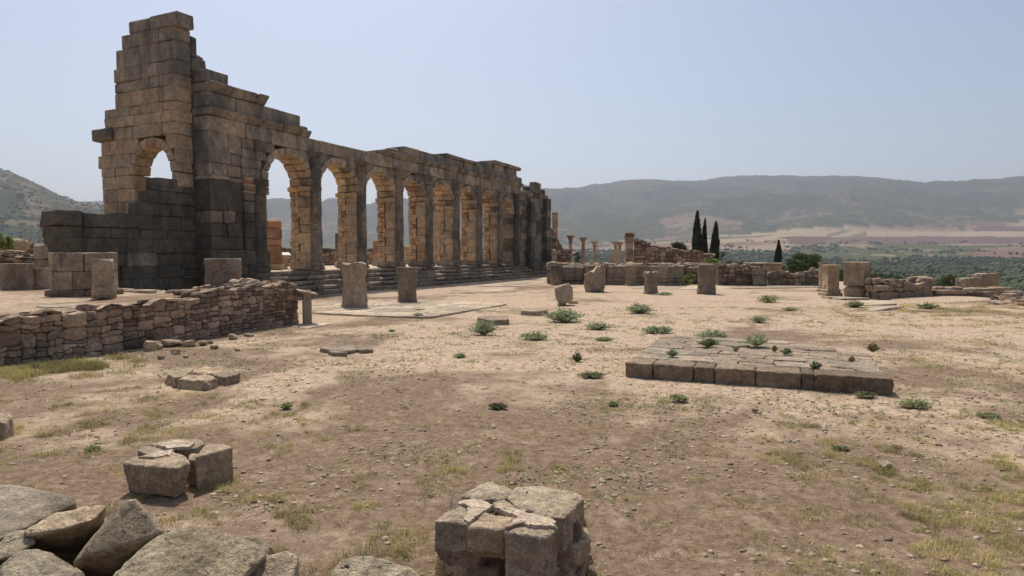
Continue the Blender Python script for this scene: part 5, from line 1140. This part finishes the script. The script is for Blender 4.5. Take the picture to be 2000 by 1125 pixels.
wd = [(945, 654, 62, 26, 'dense upright weed in front of the thin flat slab, leftmost of the weeds'), (1100, 629, 80, 24, 'widest bushy weed, right of the thin slabs'), (1250, 612, 64, 17, 'dense weed between the plain stub and the platform'), (1168, 644, 54, 13, 'low weed below and right of the widest weed'), (1045, 664, 62, 15, 'sprawling weed low left of the widest one'), (1286, 651, 68, 13, 'low weed off the rear left corner of the platform'), (1393, 663, 70, 16, 'weed along the rear edge of the platform'), (1502, 591, 48, 14, 'weed alone on the pale earth near the far walls'), (1483, 630, 44, 11, 'small dense weed behind the platform'), (1667, 601, 46, 13, 'weed growing beside the thin pale slabs'), (1812, 603, 46, 10, 'greyish weed near the rough edge wall'), (818, 609, 24, 6, 'small weed on the front of the paving, farther one'), (817, 620, 24, 9, 'small weed on the front edge of the paving, nearer one'), (765, 648, 14, 4, 'tiny weed on bare earth below the paving'), (1153, 737, 58, 12, 'ragged weed on pale earth left of the platform'), (1325, 782, 40, 13, 'round weed in front of the platform'), (1127, 707, 22, 18, 'thin upright weed above the ragged one'), (1542, 608, 32, 8, 'small weed right of the lone one near the far walls'), (1178, 558, 1, 1, ''), (1298, 577, 34, 6, 'flat weed at the foot of the waisted stub'), (1168, 571, 24, 5, 'flat weed at the foot of the slanting stub'), (973, 798, 36, 12, 'flat weed in the centre of the foreground earth'), (560, 798, 26, 14, 'leafy little weed left of the centre'), (1197, 792, 22, 8, 'small weed halfway to the platform corner'), (182, 880, 30, 10, 'small bright weed above the lower left rocks'), (1785, 795, 70, 16, 'trailing weed off the right corner of the platform'), (1690, 775, 44, 12, 'low weed at the foot of the right platform block'), (1180, 666, 40, 7, 'flat weed left of the platform'), (1640, 878, 36, 8, 'flat little weed on the right foreground'), (898, 698, 26, 7, 'small weed above the centre'), (1930, 815, 40, 8, 'flat weed near the right margin'), (1318, 857, 1, 1, '')]
def weed(label, px, py, wpx, hpx, z=0., mat='weed', dens=1., group=WG):
    p = G(px, py, z); s_ = p[1]/FPX; w, h = wpx*s_/2, hpx*s_*1.05; t = thing('weed', label, 'weed', (p[0], p[1], z), group); rs = np.random.default_rng(int(px*3+py)); ns = int(44+wpx*1.3); L = []; SV = []
    for k in range(ns):
        a = rs.uniform(0, 6.28); f = rs.uniform(.1, 1)**.7; tip = np.array([w*f*math.cos(a), w*.75*f*math.sin(a), h*(1.0-.55*f)*rs.uniform(.5, 1.15)]); m = 17; q = rs.uniform(.12, 1.08, (m, 1))
        b = tip*q*np.array([1, 1, 1]); b[:, 2] = tip[2]*(q[:, 0]**.8); L.append(b+rs.normal(0, w*.05, (m, 3))*np.array([1, 1, .5])); e = np.array([-tip[1], tip[0], 0]); e = e/(np.linalg.norm(e)+1e-9)*.0035; SV += [e*1, -e, tip]
    L = np.concatenate(L)*1.; L[:, 2] = np.abs(L[:, 2])+.005; leaves('foliage', L+np.array(p), max(.016, w*.062), M[mat], t, tuple(p), 2.0)
    SV = np.array(SV)+np.array(p); fast_obj('stems', SV, np.arange(len(SV)).reshape(-1, 3), M[mat], False, t, tuple(p)); return t
for px, py, w, h, lb in wd:
    if w > 5: weed(lb, px, py, w, h*(.8 if py > 730 else 1.15), 0., 'mat_weed' if py > 700 or px > 1500 else 'weed')
PG = 'plants growing in the cracks of the stone platform'
for px, py, w, h, lb, mt in ((1385, 677, 46, 16, 'tufted green plant at the rear of the platform top', 'leaf_bright'), (1478, 676, 56, 26, 'tall straggly plant at the rear middle of the platform', 'weed'), (1313, 697, 26, 16, 'small plant near the left side of the platform top', 'weed'), (1535, 692, 22, 12, 'small plant in the middle of the platform top', 'weed'), (1592, 719, 26, 13, 'small plant near the front of the platform top', 'weed'), (1437, 685, 14, 10, 'tiny sprig between the rear platform plants', 'weed'), (1705, 688, 26, 20, 'thin brownish plant at the rear right corner of the platform', 'drygrass'), (1513, 688, 12, 14, 'straw coloured tuft on the platform', 'drygrass'), (1663, 708, 12, 14, 'dry tuft near the right side of the platform top', 'drygrass')): weed(lb, px, py, w, h, HP+.01, mt, 1, PG)

# grass, one object per kind: blades as single triangles
def blades(name, P, h, mat, spread=.03, nb=12, wid=.0028, droop=.5):
    N = len(P); P = np.repeat(P, nb, 0); hh = np.repeat(h, nb)*rng.uniform(.5, 1.2, N*nb); a = rng.uniform(0, 2*np.pi, N*nb); off = rng.normal(0, 1, (N*nb, 2))*np.repeat(np.broadcast_to(spread, (N,)), nb)[:, None]
    base = P.copy(); base[:, :2] += off; dv = np.stack([np.cos(a), np.sin(a)], 1)*(hh*droop*rng.uniform(.2, 1.3, N*nb))[:, None]; w = np.stack([-np.sin(a), np.cos(a)], 1)*(wid*rng.uniform(.7, 1.5, N*nb)*np.maximum(1, np.hypot(base[:, 0], base[:, 1])/7))[:, None]
    A = base.copy(); A[:, :2] += w; B = base.copy(); B[:, :2] -= w; A[:, 2] -= .01; B[:, 2] -= .01; m1 = base.copy(); m1[:, :2] += dv*.35; m1[:, 2] += hh*.65; C = m1.copy(); C[:, :2] += w*.7; D = m1.copy(); D[:, :2] -= w*.7; Tt = base.copy(); Tt[:, :2] += dv; Tt[:, 2] += hh*.9
    V = np.stack([A, B, C, D, Tt], 1).reshape(-1, 3); k = np.arange(N*nb)*5; F = np.concatenate([np.stack([k, k+1, k+3], 1), np.stack([k, k+3, k+2], 1), np.stack([k+2, k+3, k+4], 1)]); return kind(fast_obj(name, V, F, mat), 'stuff')
plat = np.array([A0, B0, top[2], top[3], top[4]]); wallp = [fw(-1, -.05, 0)[:2], fw(LW, -.05, 0)[:2]]
def ok_ground(x, y):
    m = np.ones(x.shape, bool); e1 = (wallp[1]-wallp[0])/np.linalg.norm(wallp[1]-wallp[0]); side = (x-wallp[0][0])*e1[1]-(y-wallp[0][1])*e1[0]; m &= side > .02
    ins = np.ones(x.shape, bool)
    for i in range(len(plat)):
        a, b = plat[i], plat[(i+1) % len(plat)]; ins &= ((b[0]-a[0])*(y-a[1])-(b[1]-a[1])*(x-a[0])) > 0
    m &= ~ins; m &= ((x-(A0[0]+.3))*0+1) > 0; c = cen_; m &= ~((np.abs(x-c[0]-.03) < .42) & (np.abs(y-c[1]+.03) < .32)); return m
def scatter(N, pxr, pyr, prob, seed):
    rs = np.random.default_rng(seed); r0 = []; 
    px = rs.uniform(*pxr, N); d0, d1 = G(1000, pyr[1])[1], G(1000, pyr[0])[1]; Y = np.sqrt(rs.uniform(0, 1, N)*(d1**2-d0**2)+d0**2); x = (px-1000)/FPX*Y
    pyv = 497+EYE*FPX/Y; keep = (rs.uniform(0, 1, N) < prob(px, pyv, x, Y)) & ok_ground(x, Y); x, Y = x[keep], Y[keep]; z = site_relief(x, Y); return np.stack([x, Y, z], 1), px[keep], pyv[keep]
nz = lambda x, y, s, k: fbm(x/s, y/s, k, 4)
def pr_near(px, py, x, y): return sstep(.52, .66, nz(x, y, .22, 81))*(.14+.86*sstep(.44, .6, nz(x, y, 1.6, 82)))*(.12+.88*sstep(740, 940, py))+.9*sstep(1250, 1900, px)*sstep(900, 1050, py)*sstep(.48, .62, nz(x, y, .3, 83))*.6
P, _, py = scatter(110000, (-80, 2080), (700, 1190), pr_near, 1); h = rng.uniform(.012, .055, len(P)); half_ = rng.uniform(0, 1, len(P)) < .6
blades('dry_grass', P[half_], h[half_], M['drygrass'], .022, 11, .0016, 1.0); blades('green_grass', P[~half_], h[~half_], M['greengrass'], .018, 11, .0016, 1.0)
def pr_strip(px, py, x, y): return np.clip(sstep(300, 120, px)*np.exp(-((py-(728-px*.055))/13)**2)*1.6, 0, 1)*sstep(.46, .64, nz(x, y, .35, 84))
P, _, _ = scatter(60000, (-60, 330), (690, 770), pr_strip, 2); P = P[::5]; h = rng.uniform(.04, .13, len(P)); blades('grass_strip', P, h, M['greengrass'], .05, 7, .0016, .7)
P, _, _ = scatter(30000, (-60, 330), (690, 770), pr_strip, 22); P = P[::2]; h = rng.uniform(.04, .12, len(P)); blades('dry_grass_strip', P, h, M['drygrass'], .05, 7, .0016, .7)
def pr_right(px, py, x, y): return sstep(1500, 1800, px)*sstep(.50, .64, nz(x, y, .7, 85))*.55
P, _, _ = scatter(16000, (1450, 2080), (590, 760), pr_right, 3); h = rng.uniform(.02, .07, len(P)); blades('dry_grass_patches', P, h, M['drygrass'], .05, 8, .0016, 1.0)
# low creeping patches
def pr_mat(px, py, x, y): return sstep(.58, .66, nz(x, y, .34, 86))*sstep(.40, .54, nz(x, y, 2.6, 87))
P, px_, py_ = scatter(260000, (0, 2050), (600, 1000), pr_mat, 4); P[:, 2] += rng.uniform(.0, .018, len(P)); kind(leaves('creeping_weeds', P, .016, M['mat_weed'], elong=2.0, updown=.25), 'stuff')
P, _, _ = scatter(15000, (-60, 2060), (760, 1190), lambda px, py, x, y: .15+.85*sstep(.45, .6, nz(x, y, .8, 95)), 14); P[:, 2] += rng.uniform(.003, .015, len(P)); kind(leaves('dry_straw', P, .0042, M['drygrass'], elong=16, updown=.12), 'stuff')
# pebbles and clods
ico = np.array([(0, 0, 1), (.89, 0, .45), (.28, .85, .45), (-.72, .53, .45), (-.72, -.53, .45), (.28, -.85, .45), (.72, .53, -.45), (-.28, .85, -.45), (-.89, 0, -.45), (-.28, -.85, -.45), (.72, -.53, -.45), (0, 0, -1)])
icf = np.array([(0, 1, 2), (0, 2, 3), (0, 3, 4), (0, 4, 5), (0, 5, 1), (1, 6, 2), (2, 7, 3), (3, 8, 4), (4, 9, 5), (5, 10, 1), (6, 7, 2), (7, 8, 3), (8, 9, 4), (9, 10, 5), (10, 6, 1), (11, 7, 6), (11, 8, 7), (11, 9, 8), (11, 10, 9), (11, 6, 10)])
def lumps(name, P, size, mat, flat=.6, jit=.22, smooth=False):
    N = len(P); V = ico[None]*(1+rng.normal(0, jit, (N, 12, 1)))*size[:, None, None]*rng.uniform(.65, 1.25, (N, 1, 3)); V[:, :, 2] *= flat; a = rng.uniform(0, 6.28, N); c, s_ = np.cos(a)[:, None], np.sin(a)[:, None]
    x = V[:, :, 0]*c-V[:, :, 1]*s_; y = V[:, :, 0]*s_+V[:, :, 1]*c; V = np.stack([x, y, V[:, :, 2]], -1)+P[:, None]; F = (icf[None]+12*np.arange(N)[:, None, None]).reshape(-1, 3); return kind(fast_obj(name, V.reshape(-1, 3), F, mat, smooth), 'stuff')
def pr_peb(px, py, x, y): return .12+.8*sstep(1250, 1500, px)*sstep(740, 800, py)*sstep(1000, 900, py)+.88*sstep(.48, .64, nz(x, y, 1.1, 91))*sstep(620, 800, py)
P, _, _ = scatter(42000, (-60, 2060), (640, 1190), pr_peb, 5); P[:, 2] += .001; lumps('pebbles', P, rng.uniform(.08, 1., len(P))**4*.026+.004, M['pebble'])
M['clod'] = flat_mat('soil_clod', (.19, .14, .10), scale=7, var=.4)
P, _, _ = scatter(9000, (-60, 2060), (610, 1190), pr_peb, 6); lumps('soil_clods', P, rng.uniform(.1, 1., len(P))**4*.030+.004, M['clod'], .5)
# stalks by the pier stub
for k, (px, py, hp, lb, mt) in enumerate(((1030, 1128, 62, 'yellow dry stalks in front of the pier stub, middle', 'drygrass'), (1060, 1130, 48, 'yellow dry stalks in front of the pier stub, right', 'drygrass'), (985, 1130, 30, 'green spiky sprig in front of the pier stub', 'greengrass'), (870, 1135, 42, 'thin sprig at the left foot of the pier stub', 'greengrass'), (920, 1135, 26, 'short green sprig below the middle of the pier stub', 'greengrass'), (388, 945, 40, 'wispy green stalks at the foot of the left block cluster', 'greengrass'), (262, 952, 30, 'dry stalks left of the left block cluster', 'drygrass'), (1130, 1040, 55, 'thin dry stalk leaning on the right of the pier stub', 'drygrass'))):
    p = G(px, py); s1 = p[1]/FPX; rs = np.random.default_rng(k); V = []; F = []
    for q in range(5 if mt == 'drygrass' else 4):
        b = p+np.array([rs.normal(0, .015), rs.normal(0, .01), -.02]); tip = b+np.array([rs.normal(0, .05), rs.normal(0, .03), hp*s1*rs.uniform(.7, 1.1)]); segs_ = 5
        for j in range(segs_+1):
            f = j/segs_; c = b*(1-f)+tip*f+np.array([.03*math.sin(f*3+q), 0, 0])*f; r_ = .0022*(1-f*.6); V += [c+np.array([-r_, 0, 0]), c+np.array([r_, 0, 0])]
            if j: m = len(V); F.append((m-4, m-3, m-1, m-2))
            if j >= 2:
                for sg in (-1, 1): m = len(V); V += [c, c+np.array([sg*.012, 0, .012]), c+np.array([sg*.035*rs.uniform(.5, 1.2), rs.normal(0, .01), .022])]; F.append((m, m+1, m+2))
    tag(add_obj('grass_stalks', np.array(V), F, M[mt]), lb, 'plant')

# ------------------------------------------------------------------ olive groves of the plain, far hamlet
def far_scatter(N, pxr, Yr_, seed, cond):
    rs = np.random.default_rng(seed); px = rs.uniform(*pxr, N); Y = np.exp(rs.uniform(math.log(Yr_[0]), math.log(Yr_[1]), N)); Y = Yr_[0]+(Y-Yr_[0])*1.; x = (px-1000)/FPX*Y; z = land(x, Y); ys = 497-(z-EYE)/Y*FPX; k = cond(px, Y, x, z, ys); return x[k], Y[k], z[k]
def grove(name, x, y, z, s, mat, seed):
    rs = np.random.default_rng(seed); N = len(x); L = 4; xs = np.repeat(x, L)+rs.normal(0, 1, N*L)*np.repeat(s, L)*.42; ys = np.repeat(y, L)+rs.normal(0, 1, N*L)*np.repeat(s, L)*.42; zs = np.repeat(z+s*.62, L)+rs.normal(0, 1, N*L)*np.repeat(s, L)*.2
    lumps(name, np.stack([xs, ys, zs], 1), np.repeat(s, L)*rs.uniform(.45, .75, N*L), mat, .85, .28)
c1 = lambda px, Y, x, z, ys: (ys > 504-(px < 1250)*10) & (np.random.default_rng(3).uniform(0, 1, len(px)) < .25+.75*sstep(.38, .5, fbm(x/70, Y/70, 15, 3)))
x, y, z = far_scatter(12000, (1060, 2120), (260, 1500), 5, c1); grove('olive_grove', x, y, z, rng.uniform(2.0, 3.6, len(x)), M['grove'], 6)
x, y, z = far_scatter(2600, (1400, 2120), (90, 320), 15, lambda px, Y, x, z, ys: (plateau_edge(x, Y) > 14)); sz = rng.uniform(.5, 1.6, len(x)); v = rng.normal(0, 1, (len(x), 70, 3)); v /= np.linalg.norm(v, axis=2)[..., None]; v *= (sz[:, None]*rng.uniform(.5, 1.05, (len(x), 70)))[..., None]*np.array([1.2, 1.2, .8])
kind(leaves('scrub_below_plateau', (np.stack([x, y, z+sz*.6], 1)[:, None]+v).reshape(-1, 3), .34, M['scrub'], elong=1.5), 'stuff')
c2 = lambda px, Y, x, z, ys: (Y > 700) & (((ys > 488) & (px < 1560)) | ((fbm(x/50, Y/120, 16, 3) > .66) & (ys > 470)))
x, y, z = far_scatter(6000, (1060, 2120), (700, 2300), 7, c2); grove('distant_field_trees', x, y, z, rng.uniform(2.2, 4.5, len(x)), M['grove'], 8)
rs = np.random.default_rng(11); xs, ys_ = [], []                      # orchard rows
for r_ in range(8):
    for k in range(26): Y = 620+k*22; px = 1735+r_*17+(k*3.2); xs.append((px-1000)/FPX*Y); ys_.append(Y)
xs, ys_ = np.array(xs)+rs.normal(0, 1, len(xs)), np.array(ys_); grove('orchard_rows', xs, ys_, land(xs, ys_), rng.uniform(2.6, 3.4, len(xs)), M['grove'], 12)
c3 = lambda px, Y, x, z, ys: (Y > 600) & (fbm(x/60, Y/60, 17, 3) > .42)
x, y, z = far_scatter(5000, (-80, 1060), (500, 1900), 9, c3); grove('distant_left_trees', x, y, z, rng.uniform(2.0, 4.2, len(x)), M['grove'], 10)
HVv, HFf = [], []; rs = np.random.default_rng(21)
for k in range(170):
    px = rs.normal(570, 26); Y = rs.uniform(2500, 3100); x = (px-1000)/FPX*Y; z = float(land(np.array([x]), np.array([Y]))[0]); w, d, h = rs.uniform(5, 13), rs.uniform(5, 10), rs.uniform(3.5, 8); m = len(HVv)
    HVv += [(x+a*w/2, Y+b*d/2, z+c*h-1) for c in (0, 1) for a, b in ((-1, -1), (1, -1), (1, 1), (-1, 1))]; HFf += [(m, m+1, m+5, m+4), (m+1, m+2, m+6, m+5), (m+2, m+3, m+7, m+6), (m+3, m, m+4, m+7), (m+4, m+5, m+6, m+7)]
kind(add_obj('hillside_village', HVv, HFf, M['house']), 'stuff')
